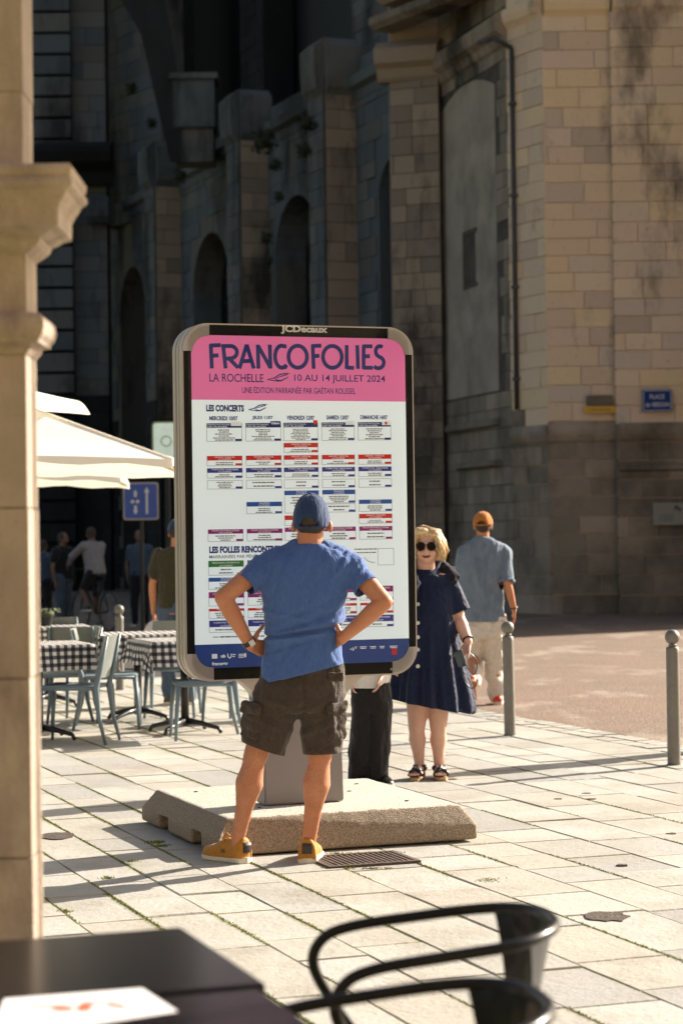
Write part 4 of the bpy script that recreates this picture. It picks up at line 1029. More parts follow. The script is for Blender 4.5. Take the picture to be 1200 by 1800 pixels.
# blue road sign
c = at(248, 881, 30.0); rs = thing('road_sign', 'square blue road sign with a white upward arrow and cycle symbols, on a dark post', 'road sign', (c.x, c.y+.05, 0))
M_sgr = mat('sign_grey', (.36, .33, .33), .5); M_sbl = mat('sign_blue', (.012, .07, .33), .4, (.012, .065, .31), 3, .5)
def rr2(w_, h_, r, cz, n=5):
    return [(cx+r*cos(a0+pi/2*i/n), cz+cz_+r*sin(a0+pi/2*i/n)) for cx, cz_, a0 in ((w_/2-r, h_/2-r, 0), (-w_/2+r, h_/2-r, pi/2), (-w_/2+r, -h_/2+r, pi), (w_/2-r, -h_/2+r, 1.5*pi)) for i in range(n+1)]
b = NB(); prism(b, rr2(.50, .53, .04, c.z), -.07, -.05); obj('border', b, M_sgr, rs)
b = NB(); prism(b, rr2(.45, .48, .03, c.z), -.075, -.0701); obj('panel', b, M_sbl, rs)
b = NB(); z_ = c.z
prism(b, [(.07, z_-.18), (.10, z_-.18), (.10, z_+.12), (.07, z_+.12)], -.079, -.0751); prism(b, [(.045, z_+.12), (.125, z_+.12), (.085, z_+.2)], -.079, -.0751)
prism(b, [(-.095, z_+.06), (-.055, z_+.06), (-.055, z_+.11), (-.095, z_+.11)], -.079, -.0751); prism(b, [(-.105, z_+.11), (-.045, z_+.11), (-.075, z_+.165)], -.079, -.0751)
prism(b, [(-.095, z_-.13), (-.055, z_-.13), (-.055, z_-.06), (-.095, z_-.06)], -.079, -.0751); prism(b, [(-.11, z_-.13), (-.04, z_-.13), (-.075, z_-.19)], -.079, -.0751)
for cx in (-.115, -.045): prism(b, [(cx+.026*cos(2*pi*i/12), z_-.005+.026*sin(2*pi*i/12)) for i in range(12)], -.079, -.0751)
obj('symbols', b, M_wht, rs)
b = NB(); tube(b, [(0, 0, 0), (0, 0, c.z+.25)], .028, 10); obj('post', b, mat('dark_post', (.008, .008, .008), .6), rs)
# lit white sign with green edge behind the board
c = at(293, 776, 31); ls = thing('shop_sign', 'white box sign with a green border and round emblem, half hidden behind the board', 'shop sign', c)
b = NB(); prism(b, rr2(.42, .58, .06, 0), -.06, .06); obj('casing', b, mat('sign_green', (.22, .30, .12), .5), ls)
b = NB(); prism(b, rr2(.37, .53, .045, 0), -.066, -.0605); pn = obj('panel', b, emis(mat('sign_white', (.7, .78, .7), .4), (.7, .9, .75), .12), ls)
b = NB()
for i in range(20):
    a, e = 2*pi*i/20, 2*pi*(i+1)/20; prism(b, [(.08*cos(a), .08*sin(a)), (.08*cos(e), .08*sin(e)), (.065*cos(e), .065*sin(e)), (.065*cos(a), .065*sin(a))], -.07, -.0665)
obj('emblem', b, mat('sign_green', (.2, .3, .1), .5), ls)
b = NB(); tube(b, [(0, .1, -c.z), (0, .1, .2)], .04, 8); obj('post', b, MATS['dark_post'], ls)
# ================================================================== FOREGROUND TABLES AND CHAIRS
M_tab = mat('black_tabletop', (.008, .008, .009), .2, (.007, .007, .008), 6, .5, spec=.16)
def blk_table(corner, lab, wx, wy, h=.74, m=M_tab):
    c = corner - U*(wx/2) - W_*(wy/2)
    t_ = thing('black_table', lab, 'table', (c.x, c.y, 0), A20+R(-1.0))
    b = NB(); box(b, (0, 0, h-.014), (wx, wy, .028)); bevel(b, .004, 2); obj('tabletop', b, m, t_)
    b = NB(); tube(b, [(0, 0, .02), (0, 0, h-.03)], .035, 12); obj('pedestal', b, M_kblk, t_, smooth=True)
    b = NB(); lathe(b, [(.21, 0), (.21, .012), (.05, .03)], n=24); obj('base_plate', b, M_kblk, t_)
c1 = gp(312, 1629, .74); blk_table(c1, 'shiny black square cafe table at the near left, the farther of the two', .70, .60)
c2 = gp(447, 1737, .745); blk_table(c2, 'nearer black cafe table at the bottom edge, with a white paper menu on it', .70, .60, .745, mat('black_tabletop_plum', (.009, .006, .008), .22, (.008, .005, .007), 6, .5, spec=.18))
# paper place mat
p = [gp(*q, .747) for q in ((8, 1757), (250, 1738), (313, 1779), (-20, 1830))]
cm = sum(p, V((0, 0, 0)))/4
b = NB(); tp = [b.verts.new(q-cm+V((0, 0, .0012))) for q in p]; bt = [b.verts.new(q-cm) for q in p]; b.faces.new(tp); b.faces.new(bt[::-1])
for i in range(4): b.faces.new((tp[i], bt[i], bt[(i+1) % 4], tp[(i+1) % 4]))
pm = thing('paper_menu', 'white printed paper place mat lying on the nearer black table', 'place mat', cm)
obj('sheet', b, mat('paper_white', (.70, .68, .68), .7, (.66, .64, .64), 5, .5), pm)
for nm, colr, blobs in (('grey_print', (.35, .35, .36), ((80, 1768, 40, 4), (170, 1762, 30, 3), (230, 1772, 24, 3))), ('red_print', (.6, .12, .04), ((112, 1772, 22, 5), (150, 1770, 14, 7), (205, 1766, 17, 3)))):
    b = NB()
    for k_, (x_, y_, rx, ry) in enumerate(blobs):
        b.faces.new([b.verts.new(gp(x_+rx*cos(a)*rp.uniform(.7, 1.2), y_+ry*sin(a)*rp.uniform(.7, 1.2), .7488+.0002*k_+(.0006 if nm[0] == 'r' else 0))-cm) for a in [2*pi*i/12 for i in range(12)]])
    obj(nm, b, mat(nm, colr, .6), pm)
# black steel armchairs
M_steel = mat('black_gloss_steel', (.006, .006, .007), .3, (.005, .005, .006), 5, .5, coat=.12, spec=.18)
def armchair():
    t_ = thing('metal_armchair', 'x', 'armchair', (0, 0, 0), 0, 'black steel armchairs at the black tables')
    # back at +x, opens towards -x ; arms at y = +-.22
    hs = .70
    def smooth_path(pts, n=6):
        out = []
        pts = [V(p) for p in pts]
        for i in range(len(pts)-1):
            p0, p1, p2, p3 = pts[max(i-1, 0)], pts[i], pts[i+1], pts[min(i+2, len(pts)-1)]
            for k in range(n):
                t = k/n; out.append(.5*((2*p1)+(p2-p0)*t+(2*p0-5*p1+4*p2-p3)*t*t+(3*p1-p0-3*p2+p3)*t**3))
        out.append(pts[-1]); return out
    arm = smooth_path([(-.14, -.235, .43), (-.205, -.24, .52), (-.245, -.24, .60), (-.225, -.238, .655), (-.16, -.235, .682), (-.02, -.23, .70), (.12, -.215, .715), (.20, -.15, .725), (.235, -.06, .728), (.235, .06, .728), (.20, .15, .725), (.12, .215, .715), (-.02, .23, .70), (-.16, .235, .682), (-.225, .238, .655), (-.245, .24, .60), (-.205, .24, .52), (-.14, .235, .43)])
    b = NB(); tube(b, arm, .0125, 12); obj('arm_rail', b, M_steel, t_, smooth=True)
    b = NB(); rings = []
    for i in range(9):
        z = .44+.285*i/8; hw = .095+.110*(i/8)**1.2; cx = .165+.062*i/8
        f_ = [V((cx+.012-2.0*(hw*(2*j/8-1))**2, hw*(2*j/8-1), z)) for j in range(9)]; g_ = [p_+V((-.004, 0, 0)) for p_ in reversed(f_)]
        rings.append(f_+g_)
    ring_strip(b, rings); obj('back_splat', b, M_steel, t_, smooth=False)
    b = NB(); prism(b, [(-.2, .44), (-.18, .452), (.17, .446), (.19, .438), (.19, .42), (-.2, .42)], -.19, .19); bevel(b, .01, 2); obj('seat', b, M_steel, t_)
    for sx, sy in ((-1, -1), (-1, 1), (1, -1), (1, 1)):
        b = NB(); x0, y0_ = sx*.17, sy*.17; x1, y1_ = sx*.235, sy*.215
        ring_strip(b, [[V((x0+sx*.0+a*w0, y0_+c_*w0, z)) for a, c_ in ((-1, -1), (1, -1), (1, 1), (-1, 1))] for x0, y0_, z, w0 in ((x0, y0_, .43, .026), ((x0+x1)/2, (y0_+y1_)/2, .22, .02), (x1, y1_, 0, .011))]); bevel(b, .004); obj('leg', b, M_steel, t_)
    b = NB(); tube(b, [(-.19, -.19, .22), (.19, .19, .22)], .007, 8); tube(b, [(-.19, .19, .235), (.19, -.19, .235)], .007, 8); obj('cross_brace', b, M_steel, t_)
    return t_
ac = armchair(); c = at(762, 1000, 4.50); ac.location = (c.x, c.y, 0); ac.rotation_euler = (0, 0, R(6)); ac['label'] = 'farther black steel armchair at the bottom with its whole arm rail in view'
a2 = copy_tree(ac); c = at(705, 1000, 3.70); a2.location = (c.x, c.y, 0); a2.rotation_euler = (0, 0, R(10)); a2['label'] = 'nearer black steel armchair cut off by the bottom edge of the picture'

aw = thing('shade_sheet', 'unseen canvas sheet added beyond the right edge to keep sun off the pillar top', 'shade sheet', (1.95, 6.95, 0))  # added out of view to throw shade on the upper pillar
b = NB(); ring_strip(b, [[V((x, y_, z)), V((x, y_, z+.012))] for x, y_, z in ((-.35, -.9, 3.52), (.0, -.95, 3.95), (.5, -1.0, 4.55), (1.2, -1.0, 5.2))] if False else [[V((x, -1.0, z)), V((x, .9, z)), V((x, .9, z+.012)), V((x, -1.0, z+.012))] for x, z in ((-.35, 3.50), (.1, 4.05), (.6, 4.65), (1.3, 5.4))]); obj('canvas_sheet', b, mcan, aw)
for y_ in (-1.0, .9):
    b = NB(); tube(b, [(-.35, y_, 3.49), (1.3, y_, 5.39)], .02, 8); tube(b, [(1.3, y_, 5.39), (1.3, y_, 0)], .03, 8); obj('frame_pole', b, M_kblk, aw)
# ================================================================== PEOPLE
M_skin = mat('skin_tan', (.52, .235, .125), .5, (.43, .175, .085), 28, .6, .08, 160, sss=.0, spec=.35)
M_skin2 = mat('skin_fair', (.68, .42, .32), .5, (.62, .35, .26), 30, .5, .05, 160, spec=.35)
M_hairb = mat('hair_brown', (.05, .03, .018), .7, (.03, .018, .012), 40, .6, .4, 120)
def fabric(name, col, col2, sc=90, bump=.25, rough=.85, sheen=.15, st=(1, 1, 1), wr=.42, ws=7.5):
    m = mat(name, col, rough, col2, sc, .9, bump, sc*1.5, sheen=sheen, stretch=st, spec=.2)
    t = m.node_tree; b = t.nodes['Principled BSDF']; tc = t.nodes.new('ShaderNodeTexCoord'); mp = t.nodes.new('ShaderNodeMapping'); mp.inputs['Scale'].default_value = (1.25, 1, .55); mp.inputs['Rotation'].default_value = (0, .45, 0)
    t.links.new(tc.outputs['Object'], mp.inputs[0]); n = t.nodes.new('ShaderNodeTexNoise'); n.inputs['Scale'].default_value = ws; n.inputs['Detail'].default_value = 3; n.inputs['Distortion'].default_value = 1.6; t.links.new(mp.outputs[0], n.inputs[0])
    bp = t.nodes.new('ShaderNodeBump'); bp.inputs['Strength'].default_value = wr; bp.inputs['Distance'].default_value = .06; t.links.new(n.outputs[0], bp.inputs['Height'])
    if b.inputs['Normal'].links: t.links.new(bp.outputs[0], b.inputs['Normal'].links[0].from_node.inputs['Normal'])
    else: t.links.new(bp.outputs[0], b.inputs['Normal'])
    return m
def rotz(a): return Matrix.Rotation(a, 3, 'Z')
def headprims(bm, c, F, s=1.0, face=True, ears=True):
    """c = centre of the skull; F = unit vector the face looks along"""
    F = V(F).normalized(); X_ = F.cross(V((0, 0, 1))).normalized()   # person's right
    Z_ = X_.cross(F).normalized(); rot = Matrix((X_, F, Z_)).transposed()
    e = lambda p, r: ellipsoid(bm, c+rot @ (V(p)*s), [q*s for q in r], rot, 18, 12)
    e((0, -.012, .012), (.076, .097, .093)); e((0, .028, -.045), (.056, .064, .072)); e((0, .052, -.088), (.030, .028, .026))
    if face:
        e((0, .098, -.035), (.011, .016, .014)); capsule(bm, c+rot @ V((0, .088, .0))*s, c+rot @ V((0, .103, -.033))*s, .007*s, .010*s, 8)
        e((.036, .066, -.045), (.024, .024, .022)); e((-.036, .066, -.045), (.024, .024, .022))
        e((0, .078, .012), (.05, .02, .012)); e((0, .084, -.066), (.022, .012, .007)); e((0, .083, -.074), (.019, .012, .007))
    if ears:
        for q in (-1, 1): ellipsoid(bm, c+rot @ (V((q*.080, -.008, -.03))*s), (.009*s, .018*s, .031*s), rot @ Matrix.Rotation(q*.35, 3, 'Z'), 12, 8)
    return rot
def hand(bm, wr, d, nrm, side, s=1.0, curl=(.35, .5, .4), thumb=(.55, .8)):
    """wr wrist; d finger direction; nrm palm side (curl direction); side towards the thumb"""
    wr = V(wr); d = V(d).normalized(); nrm = (V(nrm)-d*V(nrm).dot(d)).normalized(); sd = (V(side)-d*V(side).dot(d)-nrm*V(side).dot(nrm)).normalized()
    for k, (o, L, kl) in enumerate(((1.5, .070, .085), (.5, .079, .090), (-.5, .074, .086), (-1.5, .058, .078))):
        kn = wr+d*kl*s+sd*o*.0205*s; capsule(bm, wr+sd*o*.011*s, kn, .0135*s, .0115*s, 10)
        p = kn; dd = d.copy(); r = .0098*s
        for c_, f in zip(curl, (.45, .31, .24)):
            dd = (dd*cos(c_)+nrm*sin(c_)).normalized(); nn = (nrm-dd*nrm.dot(dd))
            q = p+dd*L*f*s+sd*o*.0015; capsule(bm, p, q, r, r*.9, 10); p = q; r *= .9
            nrm_k = nn
    t0 = wr+d*.018*s+sd*.018*s; td = (d*thumb[0]+sd*thumb[1]+nrm*.15).normalized(); t1 = t0+td*.048*s; capsule(bm, t0, t1, .015*s, .0115*s, 10)
    td2 = (td+d*.35).normalized(); t2 = t1+td2*.032*s; capsule(bm, t1, t2, .0112*s, .0100*s, 10); t3 = t2+(td2+d*.15).normalized()*.022*s; capsule(bm, t2, t3, .0098*s, .0078*s, 10)
def arm(bm, sh, el, wr, s=1.0):
    capsule(bm, sh, el, .052*s, .040*s, 16); m = V(el).lerp(V(wr), .28); capsule(bm, el, m, .040*s, .043*s, 16); capsule(bm, m, wr, .043*s, .026*s, 16)
    ellipsoid(bm, el, (.041*s,)*3)
def leg(bm, hip, kn, an, s=1.0, back=V((0, -1, 0)), cf=.067):
    capsule(bm, hip, kn, .082*s, .056*s, 18); d = V(an)-V(kn)
    c0 = V(kn)+d*.10+back*.006; c1 = V(kn)+d*.30+back*.022*s; c2 = V(kn)+d*.60+back*.008*s
    capsule(bm, kn, c0, .052*s, .053*s, 18); capsule(bm, c0, c1, .053*s, cf*s, 18); capsule(bm, c1, c2, cf*s, .043*s, 18); capsule(bm, c2, an, .043*s, .033*s, 16)
def foot_skin(bm, an, dirv, s=1.0):
    dirv = V(dirv).normalized(); a = V(an); h = V((a.x, a.y, 0))
    capsule(bm, a, h-dirv*.035+V((0, 0, .035)), .035*s, .032*s, 12); capsule(bm, a+V((0, 0, -.01)), h+dirv*.13+V((0, 0, .028)), .034*s, .026*s, 12)
    sd = V((-dirv.y, dirv.x, 0))
    for k in range(5): capsule(bm, h+dirv*.12+sd*(k-2)*.017+V((0, 0, .02)), h+dirv*(.185-.006*abs(k-1))+sd*(k-2)*.018+V((0, 0, .014)), .013*s, .010*s, 8)
def shoe(root, heel, dirv, L=.285, m_up=None, m_sole=None, m_tab=None, wd=.052, hh=.085, lift=0.0, mark=False):
    """heel = back end of the sole on the ground; dirv towards the toe"""
    d = V(dirv).normalized(); sd = V((-d.y, d.x, 0)).normalized(); zv = V((0, 0, 1)) if abs(d.z) < 1e-3 else d.cross(sd)*-1
    if zv.z < 0: zv = -zv
    H = V(heel)
    prof = [(0, .62, .80), (.03, .78, .95), (.10, .82, 1.0), (.2, .80, .98), (.32, .80, .86), (.42, .84, .84), (.55, .94, .72), (.70, 1.02, .55), (.82, 1.0, .47), (.92, .82, .42), (.98, .5, .33), (1.0, .3, .28)]
    rings = []
    for t_, w_, h_ in prof:
        c_ = H+d*(t_*L)+zv*.022+sd*(.006*sin(t_*3)); q = []
        for i in range(16):
            a = pi*i/15; q.append(c_+sd*(cos(a)*wd*w_)+zv*(sin(a)**.8*hh*h_))
        rings.append(q)
    bm = NB(); ring_strip(bm, rings); up = obj('shoe', fuse(bm, .0045, 3), m_up, root, world=True)
    rings = []
    for zz_, gr_ in ((0, .98), (.006, 1.05), (.022, 1.04), (.027, .98)):
        q = []
        for i in range(28):
            a = 2*pi*i/28; t_ = (1-cos(a))/2; j = 0
            for k in range(len(prof)-1):
                if prof[k][0] <= t_ <= prof[k+1][0]: j = k; break
            f = (t_-prof[j][0])/(prof[j+1][0]-prof[j][0]); w_ = prof[j][1]*(1-f)+prof[j+1][1]*f
            w_ = w_ * min(1, abs(sin(a))*3.0)**.5 if t_ < .05 or t_ > .95 else w_
            q.append(H+d*((t_-.5)*1.04+.5)*L+sd*(math.copysign(1, sin(a))*w_*wd*gr_*(min(1, abs(sin(a))*2.2)))+zv*zz_)
        rings.append(q)
    bm = NB(); ring_strip(bm, rings); obj('sole', bm, m_sole, up, world=True, smooth=False)
    if m_tab:
        bm = NB(); rings = []
        for z_, o_ in ((.05, .006), (.062, .010), (.085, .010), (.098, .004)):
            rings.append([H+d*(-.004+.012*(1-cos(a_)))-d*o_+d*.0+sd*(sin(a_)*wd*.52)+zv*(z_) for a_ in [(-.9+1.8*i/8) for i in range(9)]]+[H+d*(.03)+sd*(sin(a_)*wd*.42)+zv*(z_) for a_ in [(.9-1.8*i/8) for i in range(9)]])
        ring_strip(bm, rings); obj('heel_tab', bm, m_tab, up, world=True)
    if m_tab:
        bm = NB()
        for k in range(5):
            c_ = H+d*(L*(.40+.055*k)); hz = .022+hh*(.92-.075*k)
            tube(bm, [c_+sd*(-.026)+zv*(hz-.012), c_+zv*(hz+.003)+d*.004, c_+sd*.026+zv*(hz-.012)], .0035, 6)
        for s_ in (-1, 1): tube(bm, [H+d*(L*.39)+zv*(.022+hh*.93), H+d*(L*.37)+sd*s_*.03+zv*(.022+hh*1.12), H+d*(L*.42)+sd*s_*.04+zv*(.022+hh*.8), H+d*(L*.44)+sd*s_*.015+zv*(.022+hh*.8)], .003, 6)
        obj('laces', bm, m_up, up, world=True)
    return up
def ball_cap(root, c, F, s, m, m_in, brim=1.0, back=True, hz=.112):
    """baseball cap: panelled crown with open back, strap, button and brim; c skull centre, F facing direction"""
    F = V(F).normalized(); X_ = F.cross(V((0, 0, 1))).normalized(); Z_ = X_.cross(F).normalized(); rot = Matrix((X_, F, Z_)).transposed()
    rx, ry, rz_ = .086*s, .117*s, hz*s; n = 48; mrows = 16; bm = NB(); grid = []
    def pt(u, v, k=1.0):     # u around (0 = front), v 0 rim .. 1 top
        th = v*pi/2; seam = 1-.018*math.exp(-((((u/(2*pi)*6) % 1)-.5)**2)*-0)*0
        sh = 1-.02*max(0, 1-abs(((u*6/(2*pi)+.5) % 1)-.5)*14)*(1 if v < .97 else 0)
        ca = cos(th)**.82
        return V((sin(u)*rx*ca*sh*k, cos(u)*ry*ca*sh*k, (sin(th)*rz_*sh-.004)*k+(.012*s*(cos(u)) if False else 0)))
    for j in range(mrows+1):
        grid.append([bm.verts.new(c+rot @ (pt(2*pi*i/n, j/mrows*.985)+V((0, 0, -.012*s)))) for i in range(n)])
    for j in range(mrows):
        for i in range(n):
            u = 2*pi*(i+.5)/n; v = (j+.5)/mrows
            if back and abs(u-pi) < .50 and (abs(u-pi)/.50)**2+(v/.28)**2 < 1 and j >= 1: continue
            bm.faces.new((grid[j][i], grid[j][(i+1) % n], grid[j+1][(i+1) % n], grid[j+1][i]))
    bm.faces.new(grid[-1])
    me = bpy.data.meshes.new('crown'); bmesh.ops.recalc_face_normals(bm, faces=bm.faces); bm.to_mesh(me); bm.free()
    o = obj('ball_cap', me, m, root, smooth=True, world=True); sl = o.modifiers.new('s', 'SOLIDIFY'); sl.thickness = .003; sl.offset = 1
    bm = NB(); ellipsoid(bm, c+rot @ V((0, 0, rz_-.012*s)), (.008, .008, .005)); obj('button', bm, m, o, world=True)
    for k in range(6):
        u = 2*pi*(k+.5)/6; bm = NB(); tube(bm, [c+rot @ (pt(u, v/12*.98, 1.022)+V((0, 0, -.012*s))) for v in range(3 if abs(u-pi) < .6 else 0, 13)], .0016, 5); obj('seam', bm, m, o, world=True)
    bm = NB(); rings = []
    for i in range(13):
        u = -1.05+2.1*i/12; e = cos(u/1.05*pi/2)**.6
        a_ = pt(u, .01); b_ = V((sin(u)*rx*(1+.05*e), cos(u)*ry+.072*s*e*brim, -.012*s*e-.0+.006*cos(u*2)))
        rings.append([c+rot @ (p+V((0, 0, -.012*s+z))) for p, z in ((a_, 0), (a_.lerp(b_, .5)+V((0, 0, .006)), 0), (b_, 0), (b_, -.003), (a_.lerp(b_, .5)+V((0, 0, .003)), 0), (a_, -.003))])
    ring_strip(bm, rings); obj('brim', bm, m, o, world=True, smooth=True)
    return o
def folds(me, comps, base=.0):
    """comps: list of (scale vec, amplitude, seed); soft ridged cloth folds along the normals"""
    def fn(p):
        h = 0
        for sc, am, sd_ in comps:
            q = V((p.x*sc[0], p.y*sc[1], p.z*sc[2]))+V((sd_, sd_*2, -sd_)); nv = noise.noise(q); h += am*(1-2.2*abs(nv)) if am > 0 else -am*nv
        return h
    displace(me, fn)
# ------------------------------------------------------------------ 1. the man with hands on hips
D1 = 10.05
P = lambda x, y, d=0.0: at(x, y, D1+d)
s1 = FPX/D1
def px_loft(bm, rows, P_, sc, n=40, ex=2.4):
    """rows: (py, xl, xr, ry, dy[, tilt])"""
    loft(bm, [(*((P_((r[1]+r[2])/2, r[0], r[4]))), (r[2]-r[1])/2/sc, r[3], (r[5] if len(r) > 5 else 0)) for r in rows], n, ex)
man = thing('person', 'man in blue t-shirt, brown cargo shorts and navy cap, hands on hips reading the poster', 'person', (P(487, 1518).x, D1, 0))
F1 = V((.10, 1, .08)).normalized()
hc = P(547, 912, .02)
bm = NB(); headprims(bm, hc, F1, 1.0)
capsule(bm, P(546, 925, .0), P(543, 968, -.01), .058, .066, 20)
px_loft(bm, [(968, 490, 596, .07, 0), (990, 458, 626, .09, 0), (1050, 472, 600, .10, 0), (1110, 475, 592, .10, 0), (1190, 462, 598, .11, 0), (1240, 455, 598, .11, 0)], P, s1)
shL, shR = P(462, 995), P(620, 997); elL, elR = P(392, 1050, -.10), P(675, 1058, -.10); wrL, wrR = P(440, 1134, -.06), P(602, 1122, -.10)
arm(bm, shL, elL, wrL, 1.0); arm(bm, shR, elR, wrR, 1.0)
hand(bm, wrL, (.50, .62, -.18), (.75, -.5, .0), (.50, -.35, .75), .98, curl=(.35, .35, .3), thumb=(.28, .95))
hand(bm, wrR, (-.42, .70, -.12), (-.8, -.4, .0), (-.55, -.35, .72), .98, curl=(.35, .35, .3), thumb=(.25, .95))
hipL, hipR = P(482, 1232), P(565, 1230); knL, knR = P(447, 1335, .0), P(562, 1332, 0); anL, anR = P(419, 1470, .13), P(543, 1477, .10)
leg(bm, hipL, knL, anL, 1.0); leg(bm, hipR, knR, anR, 1.0)
capsule(bm, anL, P(416, 1494, .14), .033, .030); capsule(bm, anR, P(542, 1500, .10), .033, .030)
ellipsoid(bm, P(515.5, 926, .0), (.011, .017, .028)); ellipsoid(bm, P(580.5, 926, .0), (.011, .017, .028))
body = fuse(bm, .0055, 3); displace(body, lambda p: .0012*noise.noise(p*25)); 
M_skl = mat('skin_hairy_legs', (.52, .235, .125), .5, (.43, .175, .085), 28, .6, .08, 160, spec=.35)
t = M_skl.node_tree; b = t.nodes['Principled BSDF']; src = b.inputs['Base Color'].links[0].from_socket; tc = t.nodes.new('ShaderNodeTexCoord'); mp = t.nodes.new('ShaderNodeMapping'); mp.inputs['Scale'].default_value = (1, 1, .28)
t.links.new(tc.outputs['Object'], mp.inputs[0]); hz_ = nz(t, mp.outputs[0], 300, 3, .7); hp = nz(t, tc.outputs['Object'], 9, 3, .6); se = t.nodes.new('ShaderNodeSeparateXYZ'); t.links.new(tc.outputs['Object'], se.inputs[0])
hf = math_(t, 'MULTIPLY', rmp(t, hz_, [(.50, (0, 0, 0)), (.60, (1, 1, 1))]), math_(t, 'MULTIPLY', rmp(t, se.outputs[2], [(.12, (0, 0, 0)), (.2, (1, 1, 1)), (.62, (1, 1, 1)), (.75, (.25, .25, .25))]), rmp(t, hp, [(.3, (.35, .35, .35)), (.6, (.85, .85, .85))])))
red = mixc(t, math_(t, 'MULTIPLY', rmp(t, nz(t, tc.outputs['Object'], 14, 4), [(.45, (0, 0, 0)), (.7, (1, 1, 1))]), .55), src, (.40, .12, .06))
t.links.new(mixc(t, hf, red, (.27, .115, .06)), b.inputs['Base Color'])
obj('body', body, M_skl, man, world=True)
# hair: short, shows under the cap
bm = NB(); 
X1 = F1.cross(V((0, 0, 1))).normalized(); Z1 = X1.cross(F1); r1 = Matrix((X1, F1, Z1)).transposed()
ellipsoid(bm, hc+r1 @ V((0, -.014, .006)), (.0780, .099, .092), r1, 32, 20); ellipsoid(bm, hc+r1 @ V((0, -.050, -.048)), (.056, .044, .030), r1, 24, 14)
me = fuse(bm, .005, 2); displace(me, lambda p: .0025*noise.noise(p*160)); obj('hair', me, M_hairb, man, world=True)
M_capn = fabric('cap_navy', (.022, .05, .125), (.016, .035, .09), 140, .2); M_capo = fabric('cap_orange', (.48, .17, .025), (.38, .13, .02), 140, .2)
ball_cap(man, hc+V((0, 0, -.012)), V((.10, 1, .20)), 1.0, M_capn, None, hz=.145)
# t-shirt
M_tee = fabric('tee_blue_heather', (.062, .125, .32), (.050, .102, .27), 110, .1, st=(1, 1, .35))
bm = NB()
px_loft(bm, [(957, 519, 572, .068, -.005), (963, 505, 588, .078, -.005), (973, 476, 607, .086, -.01), (986, 458, 624, .100, -.012), (1010, 455, 622, .112, -.012), (1040, 459, 612, .120, -.01), (1075, 463, 606, .122, -.005),
             (1100, 464, 600, .120, 0), (1112, 464, 597, .118, 0), (1125, 464, 597, .121, 0), (1150, 461, 600, .128, 0), (1178, 457, 604, .136, 0), (1186, 456, 605, .137, 0)], P, s1, 56, 2.5)
for sh, op, r0, r1_ in ((P(466, 998), P(433, 1026, -.05), .071, .063), (P(616, 999), P(643, 1030, -.05), .071, .063)): capsule(bm, sh, op, r0, r1_, 24)
capsule(bm, P(470, 988), P(520, 966), .055, .052, 20); capsule(bm, P(614, 989), P(572, 966), .055, .052, 20)
for v in bm.verts:
    t_ = max(0, min(1, (1.19-v.co.z)/.35)); 
    if v.co.z < 1.22: v.co.z += .26*t_*t_*(v.co.x-P(530, 1180).x)
# flatten the sleeve ends: cut the round caps of the capsules off
tee = fuse(bm, .0065, 8)
xc = P(530, 1110).x
def tee_fold(p):
    h = 0; z = p.z; x = p.x-xc
    # gathered waist: creases running from hand to hand
    for z0, sl, am, wd_ in ((1.098, .13, -.018, .008), (1.118, .20, .012, .011), (1.078, .10, .012, .012), (1.140, .34, -.009, .010), (1.165, -.2, .008, .013), (1.055, .3, -.007, .011), (1.195, .35, -.006, .013)):
        zl = z0+sl*x+.02*x*x*8; h += am*math.exp(-((z-zl)/wd_)**2)*(1-.35*min(1, abs(x)/.2))
    # pulls from the shoulder blades to the armpits and from the waist upwards
    q = V((x*16+z*5, p.y*5, z*3.6)); h += .0095*noise.noise(q)*(1 if z > 1.2 else .7)
    q = V((x*30-z*9, p.y*9, z*9+7)); h += .0055*noise.noise(q)
    k = max(0, abs(x)-.13)
    if k > 0 and z > 1.15: q = V(((x*sin(.9)+z*cos(.9)*(1 if x < 0 else -1))*55, p.y*14, z*8)); h += .008*noise.noise(q)*min(1, k*14)
    if z < 1.09: q = V((x*22+z*12*(1 if x > 0 else -1), p.y*6, z*6+3)); h += .007*noise.noise(q)
    return h
displace(tee, tee_fold)
# open the ends: drop the parts of the shirt lying beyond the sleeve opening planes, below the hem and above the collar
def trim(me, planes):
    b = NB(); b.from_mesh(me)
    for co, no in planes:
        vs = [v for v in b.verts if (v.co-co).dot(no) > 0]
    keep = []
    dead = []
    for v in b.verts:
        for co, no, rad in planes:
            if (v.co-co).dot(no) > 0 and (v.co-co).length < rad: dead.append(v); break
    bmesh.ops.delete(b, geom=dead, context='VERTS'); b.to_mesh(me); b.free(); return me
def trim2(me, planes):
    b = NB(); b.from_mesh(me)
    for co, no, rad in planes:
        g = [f for f in b.faces if (f.calc_center_median()-co).length < rad]
        gv = list({v for f in g for v in f.verts}); ge = list({e for f in g for e in f.edges})
        r = bmesh.ops.bisect_plane(b, geom=gv+ge+g, plane_co=co, plane_no=no, dist=1e-6)
        dead = [f for f in b.faces if (f.calc_center_median()-co).dot(no) > 1e-5 and (f.calc_center_median()-co).length < rad]
        bmesh.ops.delete(b, geom=dead, context='FACES')
    for v in [v for v in b.verts if not v.link_faces]: b.verts.remove(v)
    b.to_mesh(me); b.free()
    for p in me.polygons: p.use_smooth = True
    return me
def garment(name, me, m, root, planes, th=.0035):
    trim2(me, planes); o = obj(name, me, m, root, world=True, smooth=True); s_ = o.modifiers.new('s', 'SOLIDIFY'); s_.thickness = th; s_.offset = -1; return o
dl = (P(433, 1026, -.05)-P(466, 998)).normalized(); dr = (P(643, 1030, -.05)-P(616, 999)).normalized()
oL, oR = P(433, 1026, -.05)+dl*.006, P(643, 1030, -.05)+dr*.006
hemc = P(530, 1184)
